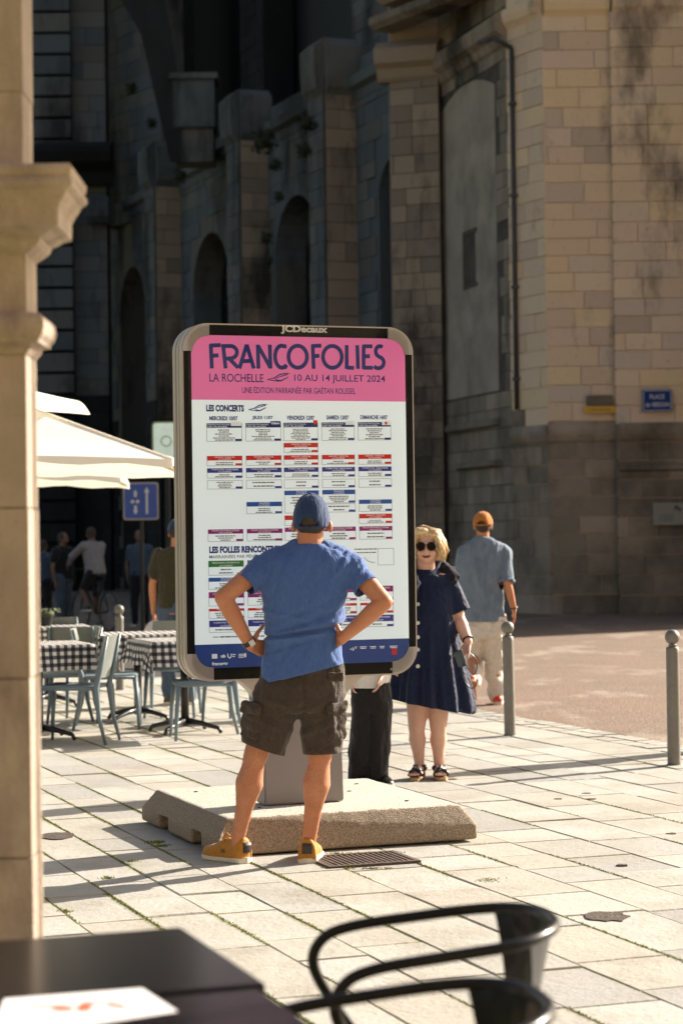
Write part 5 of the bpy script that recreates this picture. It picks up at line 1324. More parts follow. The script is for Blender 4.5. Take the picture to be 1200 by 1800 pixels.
garment('t_shirt', tee, M_tee, man, [(oL, dl, .12), (oR, dr, .12), (V((hemc.x, hemc.y, hemc.z)), V((.24, 0, -1)).normalized(), .4)])
bm = NB(); cc_ = P(545.5, 957.5, -.006); tube(bm, [cc_+V((cos(a)*.0715, sin(a)*.067-.0, -.004*sin(a)-.003)) for a in [2*pi*i/28 for i in range(29)]], .0055, 6, False); obj('collar', bm, M_tee, [c for c in man.children if c.name.startswith('t_shirt')][0], world=True, smooth=True)
# shorts
M_short = fabric('shorts_brown', (.062, .046, .034), (.046, .034, .025), 60, .35)
bm = NB()
px_loft(bm, [(1160, 462, 600, .115, 0, .16), (1185, 455, 604, .125, 0, .12), (1205, 447, 605, .132, -.005), (1230, 440, 607, .132, -.005), (1250, 436, 606, .120, -.0)], P, s1, 48, 2.5)
px_loft(bm, [(1225, 444, 536, .115, 0), (1255, 433, 528, .112, 0), (1280, 427, 516, .106, 0, .0), (1300, 424, 508, .100, 0, -.15), (1318, 425, 500, .096, 0, -.38), (1325, 426, 499, .095, 0, -.38)], P, s1, 40, 2.4)
px_loft(bm, [(1225, 522, 606, .115, 0), (1255, 524, 607, .112, 0), (1285, 529, 605, .105, 0), (1308, 532, 603, .099, 0), (1330, 534, 601, .096, 0, .05)], P, s1, 40, 2.4)
sh_ = fuse(bm, .007, 7)
cr_c = P(533, 1262)
def sfold(p):
    x = p.x-P(530, 1200).x; z = p.z; q = V((x*15+z*8*(1 if x > 0 else -1), p.y*8, z*5)); h = .012*noise.noise(q); q = V((x*38, p.y*22, z*17+5)); h += .0065*noise.noise(q)
    h += -.012*math.exp(-((x-.012-.02*(.86-z))/.010)**2)*(1 if z > .72 else 0)*math.exp(-((z-.80)/.14)**2)
    for k, (zz_, am) in enumerate(((.735, .006), (.70, -.004), (.62, .004), (.655, -.004))): h += am*math.exp(-((z-zz_-.35*abs(x-.0))/.012)**2)
    return h
displace(sh_, sfold)
hemL, hemR = P(462, 1315), P(567, 1323)
sho = garment('cargo_shorts', sh_, M_short, man, [(hemL, V((-.36, 0, -1)).normalized(), .16), (hemR, V((.03, 0, -1)).normalized(), .14), (P(530, 1172), V((-.14, 0, 1)).normalized(), .35)])
for hc_, w_, ti in ((hemL, .098, -.36), (hemR, .090, .03)):
    bm = NB(); rr_ = []
    for zo in (0.0, .005, .028, .033):
        k = 1.028 if 0 < zo < .03 else 1.0
        rr_.append([hc_+V((w_*k*math.copysign(abs(cos(a))**(2/2.4), cos(a)), .097*k*math.copysign(abs(sin(a))**(2/2.4), sin(a)), zo+ti*-1*0+(-ti if False else 0)*0+ (ti*-1*0)))+V((0, 0, (-ti)*0)) for a in [2*pi*i/36 for i in range(36)]])
        for q in rr_[-1]: q.z += ti*(q.x-hc_.x)
    ring_strip(bm, rr_, True, False); obj('hem', bm, M_short, sho, world=True, smooth=True)
def pocket(c, rx, rz_, rot_y, yaw):
    M_ = Matrix.Translation(c) @ Matrix.Rotation(yaw, 4, 'Z') @ Matrix.Rotation(rot_y, 4, 'Y')
    b = NB(); box(b, (0, 0, 0), (rx*2, .042, rz_*2)); bmesh.ops.bevel(b, geom=b.edges[:], offset=.012, segments=3, affect='EDGES'); b.transform(M_); me = fuse(b, .006, 3); folds(me, [((20, 20, 26), -.010, 3), ((50, 50, 60), -.004, 5)])
    pk = obj('cargo_pocket', me, M_short, sho, world=True)
    b = NB(); box(b, (0, -.006, rz_*.86), (rx*2.08, .046, .055)); bmesh.ops.bevel(b, geom=b.edges[:], offset=.008, segments=2, affect='EDGES'); b.transform(M_); me = fuse(b, .006, 2); folds(me, [((30, 30, 30), -.008, 9)]); obj('pocket_flap', me, M_short, pk, world=True)
pocket(P(441, 1270, -.062), .058, .078, R(8), R(-48)); pocket(P(592, 1270, -.062), .058, .085, R(-3), R(48))
bm = NB(); box(bm, P(590, 1190, -.118), (.07, .012, .045)); bevel(bm, .004, 2); me = fuse(bm, .005, 2); folds(me, [((40, 40, 40), -.006, 2)]); obj('back_pocket', me, M_short, sho, world=True)
# watch
wd1 = (wrL-elL).normalized(); wc = wrL-wd1*.012; a_, b_ = frame_of(wd1)
bm = NB(); rr_ = []
for k, (o_, r_) in enumerate(((-.011, .0315), (-.009, .0345), (.009, .0335), (.011, .030))): rr_.append([wc+wd1*o_+a_*(cos(t)*r_)+b_*(sin(t)*r_*1.0) for t in [2*pi*i/28 for i in range(28)]])
ring_strip(bm, rr_, True, False); wt = obj('watch', bm, M_kblk, man, world=True, smooth=True)
vd = (V((0, -1, .15))-wd1*V((0, -1, .15)).dot(wd1)).normalized(); bm = NB(); cs = vd.cross(wd1); M_ = Matrix((cs, wd1, vd)).transposed().to_4x4(); M_.translation = wc+vd*.036+cs*.012
box(bm, (0, 0, 0), (.028, .030, .009)); bevel(bm, .003, 2); bm.transform(M_); obj('watch_case', bm, mat('watch_steel', (.5, .5, .5), .2, metal=.9), wt, world=True)
M_mus = fabric('shoe_mustard', (.44, .195, .025), (.36, .155, .02), 60, .12, .65); M_sol = mat('sole_cream', (.66, .60, .48), .6, (.60, .54, .42), 20, .5); M_tb = mat('dark_leather', (.035, .025, .022), .5)
s_l = shoe(man, gp(434, 1517), (-.72, .69, 0), .285, M_mus, M_sol, M_tb, .056, .104)
s_r = shoe(man, gp(540, 1519), (.08, 1, 0), .29, M_mus, M_sol, M_tb, .056, .106)
bm = NB(); p0 = gp(398, 1512); fs = V((-.72, .69, 0)).normalized(); sdn = V((fs.y, -fs.x, 0))*-1
if sdn.y > 0: sdn = -sdn
for tri_ in (((-.012, 0), (.0, 0), (-.002, .014)), ((.002, 0), (.014, 0), (.004, .014)), ((-.016, -.006), (.018, -.006), (.018, -.003)), ((-.016, -.006), (.018, -.003), (-.016, -.003))):
    bm.faces.new([bm.verts.new(gp(434, 1517)+fs*(.112-x)+sdn*.0525+V((0, 0, .052+z))) for x, z in tri_])
obj('shoe_emblem', bm, M_tb, s_l, world=True)
# ------------------------------------------------------------------ 2. woman in navy dress
D2 = 13.62; s2 = FPX/D2
P = lambda x, y, d=0.0: at(x, y, D2+d)
wom = thing('person', 'blonde woman in dark sunglasses and navy dress holding a phone beside the board', 'person', (P(750, 1368).x, D2, 0))
F2 = V((-.10, -1, .02)).normalized(); hc2 = P(750, 959, 0)
bm = NB(); rot2 = headprims(bm, hc2, F2, 1.04, True, False); ellipsoid(bm, hc2+rot2 @ V((0, .035, -.062)), (.064, .052, .048), rot2)
capsule(bm, P(748, 980, .0), P(748, 1012, .02), .056, .062, 20)
px_loft(bm, [(1008, 712, 785, .08, .02), (1030, 704, 796, .10, .02), (1090, 706, 798, .12, .02), (1150, 700, 805, .13, .02), (1210, 700, 806, .13, .02)], P, s2)
arm(bm, P(710, 1030, .02), P(693, 1090, .02), P(688, 1150, -.04), .98)
shw, elw, wrw = P(793, 1030, .02), P(806, 1088, .0), P(823, 1128, -.10)
arm(bm, shw, elw, wrw, 1.02)
hand(bm, wrw, (-.45, -.1, -.85), (-.6, -.5, .1), (-.6, -.65, -.2), .95, curl=(.5, .8, .7), thumb=(.7, .6))
hand(bm, P(688, 1150, -.04), (0, -.1, -1), (.8, 0, 0), (0, -1, 0), .95)
for h_, k_, a_ in ((P(734, 1225), P(732, 1282), P(737, 1345, -.0)), (P(770, 1225), P(770, 1282), P(771, 1347, -.0))): leg(bm, h_, k_, a_, .95, V((0, 1, 0)), .059)
for a_, dd in ((P(737, 1347), (-.22, -1, 0)), (P(771, 1349), (.06, -1, 0))):
    an = V(a_); d_ = V(dd).normalized(); capsule(bm, an, an-d_*.03+V((0, 0, -.045)), .033, .030, 12); capsule(bm, an+V((0, 0, -.01)), V((an.x, an.y, .055))+d_*.12, .032, .024, 12)
    sd_ = V((-d_.y, d_.x, 0))
    for k in range(5): capsule(bm, V((an.x, an.y, .046))+d_*.115+sd_*(k-2)*.016, V((an.x, an.y, .040))+d_*(.175-.006*abs(k-1))+sd_*(k-2)*.018, .013, .010, 8)
obj('body', fuse(bm, .0065, 3), M_skin2, wom, world=True)
hl = lambda p: hc2+rot2 @ V(p)
bm = NB(); capsule(bm, hl((-.025, .094, -.068)), hl((.025, .094, -.068)), .0055, .0055, 10, .6); capsule(bm, hl((-.014, .094, -.0765)), hl((.014, .094, -.0765)), .006, .006, 10, .6); obj('lips', bm, mat('lip_rose', (.36, .10, .09), .45), wom, world=True, smooth=True)
bm = NB(); capsule(bm, hl((-.018, .1005, -.0725)), hl((.018, .1005, -.0725)), .0016, .0016, 8); obj('mouth_line', bm, mat('mouth_dark', (.06, .015, .015), .6), wom, world=True)
M_lens = mat('dark_lens', (.012, .006, .005), .3, (.01, .005, .005), 4, .5, spec=.15); M_frm = mat('tortoise', (.06, .025, .012), .25, (.02, .01, .006), 60, 1, coat=.4)
bm = NB()
for q in (-1, 1):
    M_ = rot2.to_4x4(); M_.translation = hl((q*.034, .103-.004, -.006)); prism(bm, [(.0285*cos(2*pi*i/24), .0265*sin(2*pi*i/24)) for i in range(24)], -.002, .002, M_)
gl_ = obj('sunglasses', bm, M_lens, wom, world=True)
bm = NB()
for q in (-1, 1):
    tube(bm, [hl((q*.034+.0285*cos(2*pi*i/24), .101, -.006+.0265*sin(2*pi*i/24))) for i in range(25)], .003, 6, False); tube(bm, [hl((q*.061, .100, .002)), hl((q*.079, .06, .002)), hl((q*.082, .0, -.0))], .0028, 6)
tube(bm, [hl((-.008, .103, .0)), hl((0, .106, .004)), hl((.008, .103, .0))], .003, 6); obj('glasses_frame', bm, M_frm, gl_, world=True)
M_blond = mat('hair_blond', (.80, .60, .34), .45, (.50, .33, .15), 50, .9, .3, 150, spec=.4); 
bm = NB()
for c_, r_ in (((0, -.022, .030), (.095, .100, .090)), ((.072, -.01, -.01), (.038, .06, .075)), ((-.072, -.01, -.01), (.038, .06, .075)), ((0, -.06, -.03), (.085, .06, .085)), ((.03, .045, .088), (.055, .05, .030)), ((-.045, .050, .070), (.04, .04, .028)), ((.085, -.005, -.04), (.028, .045, .05)), ((-.085, -.005, -.04), (.028, .045, .05))):
    ellipsoid(bm, hl(c_), r_, rot2)
me = fuse(bm, .007, 3); displace(me, lambda p: .006*noise.noise(V((p.x*60, p.y*60, p.z*22))))
hr = obj('hair', me, M_blond, wom, world=True); bm = NB(); rh = random.Random(6)
for k in range(620):
    a = rh.uniform(-pi*.98, pi*.98); side = 1 if a > 0 else -1      # angle about the head, 0 = front
    part = V((.018, .03, .118)); 
    p0 = part+V((rh.gauss(0, .012), rh.uniform(-.07, .02), rh.uniform(-.012, .004)))
    f = abs(a)
    rx = .098+rh.uniform(-.006, .010)
    end_z = (-.005 if f < .75 else rh.uniform(-.085, -.01)); 
    if f < .62: a = math.copysign(.62+rh.uniform(0, .35), a)
    p1 = V((sin(a)*rx*.75, cos(a)*rx*.80, .092)); p2 = V((sin(a)*rx*1.04, cos(a)*rx*.96, .03)); p3 = V((sin(a)*rx*(1.15+rh.gauss(0, .05)), cos(a)*rx*.95, -.03)); p4 = V((sin(a)*rx*(1.02+rh.uniform(-.1, .18)), cos(a)*rx*.92, end_z-.02))
    pts = [hl(p+V((rh.gauss(0, .004), rh.gauss(0, .004), rh.gauss(0, .004)))) for p in (p0, p1, p2, p3, p4)]
    tube(bm, [pts[0].lerp(pts[1], t) if False else pts[i] for i in range(5) for t in (0,)], [.003, .0048, .0045, .0036, .0008], 5)
obj('hair_locks', bm, M_blond, hr, world=True, smooth=True)
M_dress = fabric('dress_navy', (.009, .016, .052), (.006, .012, .040), 50, .3, .7, .1)
bm = NB()
px_loft(bm, [(1000, 732, 765, .064, .02), (1007, 720, 777, .078, .02), (1013, 711, 787, .092, .01), (1024, 704, 796, .10, .02), (1050, 702, 801, .122, .01), (1085, 704, 803, .135, .005), (1115, 703, 804, .135, .01), (1150, 698, 811, .15, .01), (1190, 691, 822, .17, .01), (1225, 686, 830, .185, .01), (1252, 683, 833, .19, .01)], P, s2, 56, 2.2)
capsule(bm, P(786, 1026, .02), P(811, 1080, .0), .074, .066, 22); capsule(bm, P(716, 1026, .02), P(694, 1080, .0), .072, .064, 22)
for v in bm.verts:
    t_ = max(0, min(1, (.95-v.co.z)/.5)); v.co.x += t_*.0
dr_ = fuse(bm, .008, 7)
def dfold(p):
    x, y = p.x-P(752, 1200).x, p.y-D2; t_ = max(0, min(1, (1.05-p.z)/.6)); an = atan2(y, x)
    h = .020*t_*sin(an*9+2.2*sin(p.z*3)+1)+.012*t_*sin(an*17+1.7); h += .005*noise.noise(V((p.x*14+p.z*6, p.y*10, p.z*5)))+.0025*noise.noise(p*40); return h
displace(dr_, dfold)
dd_ = (P(811, 1080, 0)-P(786, 1026, .02)).normalized(); d2_ = (P(694, 1080)-P(716, 1026, .02)).normalized(); oc = P(809, 1076, 0)
dress = garment('dress', dr_, M_dress, wom, [(oc, dd_, .095), (P(695, 1076), d2_, .095), (P(757, 1241, .01), V((-.20, 0, -1)).normalized(), .5)], .004)
# sweater over the shoulders
M_swt = fabric('sweater_dark', (.016, .015, .026), (.010, .010, .018), 120, .5, .95)
bm = NB()
tube(bm, [P(733, 1030, -.12), P(722, 1014, -.09), P(716, 1004, -.0), P(730, 996, .09), P(752, 994, .11), P(774, 997, .08), P(790, 1009, .02), P(797, 1018, -.03), P(795, 1024, -.06)], [.03, .042, .05, .05, .05, .052, .050, .042, .02], 16)
capsule(bm, P(728, 1026, -.13), P(722, 1075, -.17), .034, .026, 16); capsule(bm, P(722, 1026, -.12), P(716, 1085, -.15), .032, .026, 16)
me = fuse(bm, .009, 5); folds(me, [((25, 25, 25), -.012, 1)]); obj('sweater', me, M_swt, wom, world=True)
bm = NB(); 
tube(bm, [P(773, 988, -.05), P(768, 998, -.085), P(762, 1006, -.105)], [.009, .012, .006], 8, ry=.005)
obj('collar', bm, mat('collar_blue', (.14, .19, .30), .7), dress, world=True)
M_skd = mat('skin_darkened_shade', (.16, .085, .055), .6, (.13, .07, .045))  # skin darkened so the far figures look shaded
M_ltd = fabric('cloth_lightblue_shaded', (.06, .085, .12), (.045, .065, .09), 30, .3)  # light blue cloth darkened to paint in the shade by the church
M_btn = mat('button_white', (.7, .68, .62), .4)
for y in (1062, 1095, 1120, 1142, 1171): 
    c_ = P(734, y, -.135-.0007*(y-1060)); bm = NB(); lathe(bm, [(.0115, -.003), (.0125, 0), (.010, .004)], c_, 14, Matrix.Rotation(pi/2, 3, 'X')); obj('button', bm, M_btn, dress, world=True)
# bracelet, sandals
wd2 = (wrw-elw).normalized(); bm = NB(); a_, b_ = frame_of(wd2); c_ = wrw-wd2*.018; tube(bm, [c_+a_*(cos(t)*.033)+b_*(sin(t)*.033) for t in [2*pi*i/20 for i in range(21)]], .006, 8, False); obj('bracelet', bm, M_kblk, wom, world=True, smooth=True)
M_cork = mat('wedge_cork', (.50, .34, .17), .8, (.40, .26, .13), 60, .8, .3)
for a_, dd in ((P(737, 1347), (-.22, -1, 0)), (P(771, 1349), (.06, -1, 0))):
    d_ = V(dd).normalized(); sd_ = V((-d_.y, d_.x, 0)); o_ = V((a_.x, a_.y, 0)); rings = []
    for t_, w_, h_ in ((-.062, .026, .062), (-.03, .033, .060), (.03, .032, .048), (.10, .040, .028), (.16, .038, .022), (.195, .022, .020)):
        rings.append([o_+d_*t_+sd_*w_+V((0, 0, .001)), o_+d_*t_+sd_*w_+V((0, 0, h_)), o_+d_*t_-sd_*w_+V((0, 0, h_)), o_+d_*t_-sd_*w_+V((0, 0, .001))])
    bm = NB(); ring_strip(bm, rings); bevel(bm, .004, 2); sn = obj('sandal', bm, M_cork, wom, world=True)
    bm = NB(); 
    tube(bm, [V((a_.x, a_.y, a_.z+.005))+d_*(sin(t)*.040)+sd_*(cos(t)*.036) for t in [2*pi*i/16 for i in range(17)]], .008, 8, False)
    tube(bm, [V((a_.x, a_.y, a_.z))+d_*.042, V((a_.x, a_.y, .088))+d_*.08, V((a_.x, a_.y, .064))+d_*.125], .008, 8)
    for q in (-1, 1): tube(bm, [o_+sd_*.042*q+d_*.10+V((0, 0, .03)), o_+sd_*.018*q+d_*.125+V((0, 0, .073)), o_-sd_*.03*q+d_*.15+V((0, 0, .058)), o_-sd_*.041*q+d_*.16+V((0, 0, .03))], .011, 8)
    for q in (-1, 1): tube(bm, [o_+sd_*.034*q+d_*.0+V((0, 0, .05)), V((a_.x, a_.y, a_.z))+sd_*.036*q], .007, 8)
    tube(bm, [o_+sd_*.034-d_*.04+V((0, 0, .055)), o_-d_*.068+V((0, 0, .095)), o_-sd_*.034-d_*.04+V((0, 0, .055))], .012, 8)
    obj('straps', bm, M_kblk, sn, world=True, smooth=True)
ph = thing('phone', 'dark smartphone held in the blonde woman’s hand', 'phone', P(808, 1158, -.19))
bm = NB(); box(bm, (0, 0, 0), (.062, .009, .105)); bevel(bm, .003, 2); bm.transform(Matrix.Rotation(R(-18), 4, 'Y') @ Matrix.Rotation(R(-25), 4, 'Z')); obj('case', bm, M_kblk, ph)
bm = NB(); box(bm, (0, -.0052, 0), (.052, .0012, .092)); bm.transform(Matrix.Rotation(R(-18), 4, 'Y') @ Matrix.Rotation(R(-25), 4, 'Z')); obj('screen', bm, mat('phone_screen', (.02, .05, .07), .1, (.015, .04, .06), 4, .5, coat=.6), ph)
cbl = thing('charging_cable', 'thin black cable hanging in a loop from the blonde woman’s hand', 'cable', P(830, 1165, -.2))
bm = NB(); pts = [(822, 1146), (834, 1156), (838, 1172), (833, 1185), (824, 1178), (815, 1165), (812, 1185), (818, 1200), (828, 1210), (836, 1204), (838, 1192)]
raw = [P(x, y, -.2+.02*sin(i)) for i, (x, y) in enumerate(pts)]; sm2 = []
for i in range(len(raw)-1):
    p0, p1, p2, p3 = raw[max(i-1, 0)], raw[i], raw[i+1], raw[min(i+2, len(raw)-1)]
    for k in range(5):
        t = k/5; sm2.append(.5*((2*p1)+(p2-p0)*t+(2*p0-5*p1+4*p2-p3)*t*t+(3*p1-p0-3*p2+p3)*t**3))
tube(bm, sm2, .0032, 6); obj('cord', bm, M_kblk, cbl, world=True, smooth=True)
# ------------------------------------------------------------------ 3. child behind the board
D3 = 13.3; s3 = FPX/D3
P = lambda x, y, d=0.0: at(x, y, D3+d)
kid = thing('person', 'child in white t-shirt and wide black trousers standing mostly hidden behind the board', 'person', (P(650, 1378).x, D3, 0))
bm = NB(); headprims(bm, P(650, 1058), V((-.3, -1, 0)), .93); capsule(bm, P(650, 1075), P(650, 1098), .042, .046)
px_loft(bm, [(1096, 628, 672, .06, 0), (1110, 620, 680, .075, 0), (1200, 624, 676, .08, 0), (1240, 622, 678, .08, 0)], P, s3)
arm(bm, P(620, 1112), P(616, 1150), P(618, 1185, -.05), .78); arm(bm, P(680, 1112), P(682, 1150), P(673, 1183, -.10), .78)
hand(bm, P(672, 1186, -.10), (-.35, -.1, -1), (-1, 0, 0), (0, -1, 0), .80, curl=(.25, .35, .3)); hand(bm, P(618, 1186, -.05), (0, 0, -1), (1, 0, 0), (0, -1, 0), .8)
leg(bm, P(636, 1235), P(634, 1300), P(632, 1362), .75, V((0, 1, 0))); leg(bm, P(664, 1235), P(663, 1300), P(662, 1362), .75, V((0, 1, 0)))
obj('body', fuse(bm, .008, 3), M_skin2, kid, world=True)
bm = NB(); ellipsoid(bm, P(650, 1052, .02), (.083, .095, .09)); obj('hair', fuse(bm, .008, 2), M_hairb, kid, world=True)
M_wt = fabric('tee_white', (.72, .70, .68), (.66, .64, .62), 60, .2)
bm = NB(); px_loft(bm, [(1094, 632, 668, .055, 0), (1102, 622, 678, .07, 0), (1120, 617, 684, .085, 0), (1160, 615, 684, .095, 0), (1200, 613, 684, .10, 0, -.03), (1222, 612, 685, .10, 0)], P, s3); capsule(bm, P(622, 1114), P(616, 1140), .055, .05); capsule(bm, P(678, 1114), P(683, 1140), .055, .05)
me = fuse(bm, .008, 5); folds(me, [((12, 12, 8), -.012, 2), ((34, 30, 14), -.005, 4)]); garment('t_shirt', me, M_wt, kid, [(P(650, 1208), V((0, 0, -1)), .3), (P(616, 1140), V((-.1, 0, -1)).normalized(), .09), (P(683, 1140), V((.1, 0, -1)).normalized(), .09)])
M_trk = fabric('trousers_black', (.022, .020, .020), (.014, .013, .013), 50, .3)
bm = NB(); px_loft(bm, [(1190, 620, 684, .09, 0), (1220, 618, 687, .10, 0), (1250, 617, 688, .10, 0)], P, s3)
px_loft(bm, [(1235, 618, 656, .095, 0), (1300, 616, 655, .105, 0), (1350, 613, 656, .115, .02), (1374, 612, 660, .12, .03)], P, s3); px_loft(bm, [(1235, 645, 688, .095, 0), (1300, 648, 687, .105, 0), (1350, 648, 683, .11, .0), (1371, 646, 681, .115, .0)], P, s3)
me = fuse(bm, .008, 6); folds(me, [((14, 12, 5), -.020, 6), ((30, 26, 12), -.010, 8)]); obj('trousers', me, M_trk, kid, world=True)
shoe(kid, V((P(640, 1370).x, D3+.02, 0)), (-.1, -1, 0), .21, M_kblk, M_sol, None, .042, .06); shoe(kid, V((P(668, 1370).x, D3+.0, 0)), (.25, -1, 0), .21, M_kblk, M_sol, None, .042, .06)
# ------------------------------------------------------------------ 4. man walking away in denim shirt
D4 = 19.45; s4 = FPX/D4
P = lambda x, y, d=0.0: at(x, y, D4+d)
den = thing('person', 'man walking away in faded denim shirt, orange cap, white trousers and red shoes', 'person', (P(862, 1243).x, D4, 0))
F4 = V((-.05, 1, 0)).normalized(); hc4 = P(848, 921)
bm = NB(); headprims(bm, hc4, F4, 1.0); capsule(bm, P(848, 930), P(848, 955), .056, .062)
px_loft(bm, [(952, 830, 868, .07, 0), (970, 816, 882, .085, 0), (1040, 820, 876, .10, 0), (1100, 822, 880, .11, 0)], P, s4)
arm(bm, P(820, 974), P(812, 1015, .08), P(826, 1036, .34), .85); elb, wri = P(890, 1022, -.08), P(903, 1072, -.02)
arm(bm, P(886, 968), elb, wri, .98); hand(bm, wri, (.05, .15, -1), (-.9, 0, 0), (.2, 1, 0), .98, curl=(.3, .4, .3)); hand(bm, P(826, 1036, .34), (0, .2, -1), (1, 0, 0), (0, 1, 0), .98)
leg(bm, P(834, 1092), P(832, 1150, .12), P(830, 1200, -.25), .95); leg(bm, P(870, 1092), P(866, 1165, .06), P(872, 1228, .06), .95)
foot_skin(bm, P(872, 1228, .06), (0, 1, 0), .9)
obj('body', fuse(bm, .009, 3), M_skin, den, world=True)
bm = NB(); ellipsoid(bm, hc4+V((0, -.014, .006)), (.078, .099, .092)); ellipsoid(bm, hc4+V((0, -.05, -.045)), (.057, .045, .034)); obj('hair', fuse(bm, .006, 2), M_hairb, den, world=True); ball_cap(den, hc4+V((0, 0, .012)), V((.18, 1, .1)), 1.04, M_capo, None)
M_den = fabric('denim_faded', (.165, .21, .265), (.12, .16, .215), 26, .3, st=(1, 1, .4))
bm = NB(); px_loft(bm, [(943, 834, 862, .070, -.005), (950, 826, 872, .074, -.01), (957, 813, 884, .092, -.01), (968, 804, 893, .108, -.01), (1000, 805, 890, .13, -.01), (1040, 809, 884, .135, 0), (1070, 811, 884, .135, 0), (1088, 815, 887, .135, 0, .1), (1100, 818, 890, .135, 0)], P, s4)
sa, sb = P(885, 972), P(889, 1022, -.07); capsule(bm, sa, sb, .082, .070, 20); sc_, sd2 = P(816, 974), P(806, 1035, .04); capsule(bm, sc_, sd2, .084, .066, 20)
me = fuse(bm, .009, 6)
def dfn(p):
    x = p.x-P(848, 1000).x; return .012*noise.noise(V((x*15+p.z*3*(1 if x < 0 else -1), p.y*6, p.z*2.2)))+.007*noise.noise(V((x*32, p.y*16, p.z*10)))
displace(me, dfn); garment('denim_shirt', me, M_den, den, [(sb, (sb-sa).normalized(), .086), (P(850, 1092), V((0, 0, -1)), .4)])
bm = NB(); dv = (sb-sa).normalized(); a_, b_ = frame_of(dv); tube(bm, [sb+dv*.0+a_*(cos(t)*.068)+b_*(sin(t)*.068) for t in [2*pi*i/20 for i in range(21)]], .016, 8, False); me = fuse(bm, .008, 2); folds(me, [((30, 30, 30), -.01, 2)]); obj('rolled_cuff', me, M_den, [c for c in den.children if c.name.startswith('denim')][0], world=True)
M_wtr = fabric('trousers_white', (.66, .60, .52), (.58, .52, .45), 30, .25)
bm = NB(); px_loft(bm, [(1080, 818, 888, .12, 0), (1100, 815, 890, .125, 0), (1122, 814, 888, .12, 0)], P, s4)
capsule(bm, P(833, 1112), P(832, 1155, .12), .105, .088, 20); capsule(bm, P(832, 1155, .12), P(831, 1196, -.18), .088, .066, 20)
capsule(bm, P(869, 1112), P(867, 1165, .06), .105, .085, 20); capsule(bm, P(867, 1165, .06), P(872, 1222, .06), .085, .080, 20)
me = fuse(bm, .009, 5); folds(me, [((10, 10, 14), -.022, 6), ((26, 20, 26), -.010, 3)]); obj('trousers', me, M_wtr, den, world=True)
M_rsh = mat('shoe_red', (.62, .03, .02), .5, (.55, .025, .018), 10, .5)
shoe(den, V((P(873, 1243).x, D4-.03, 0)), (.18, 1, 0), .28, M_rsh, M_sol, None, .052, .07)
lf = P(832, 1204, -.22); shoe(den, lf+V((-.02, -.08, .04)), V((.0, .62, -.78)), .27, M_rsh, mat('shoe_sole_orange', (.45, .17, .06), .6), None, .045, .06)
bm = NB(); wv_ = (wri-elb).normalized(); a_, b_ = frame_of(wv_); tube(bm, [wri-wv_*.02+a_*(cos(t)*.031)+b_*(sin(t)*.031) for t in [2*pi*i/16 for i in range(17)]], .006, 6, False); obj('bracelet', bm, M_kblk, den, world=True)
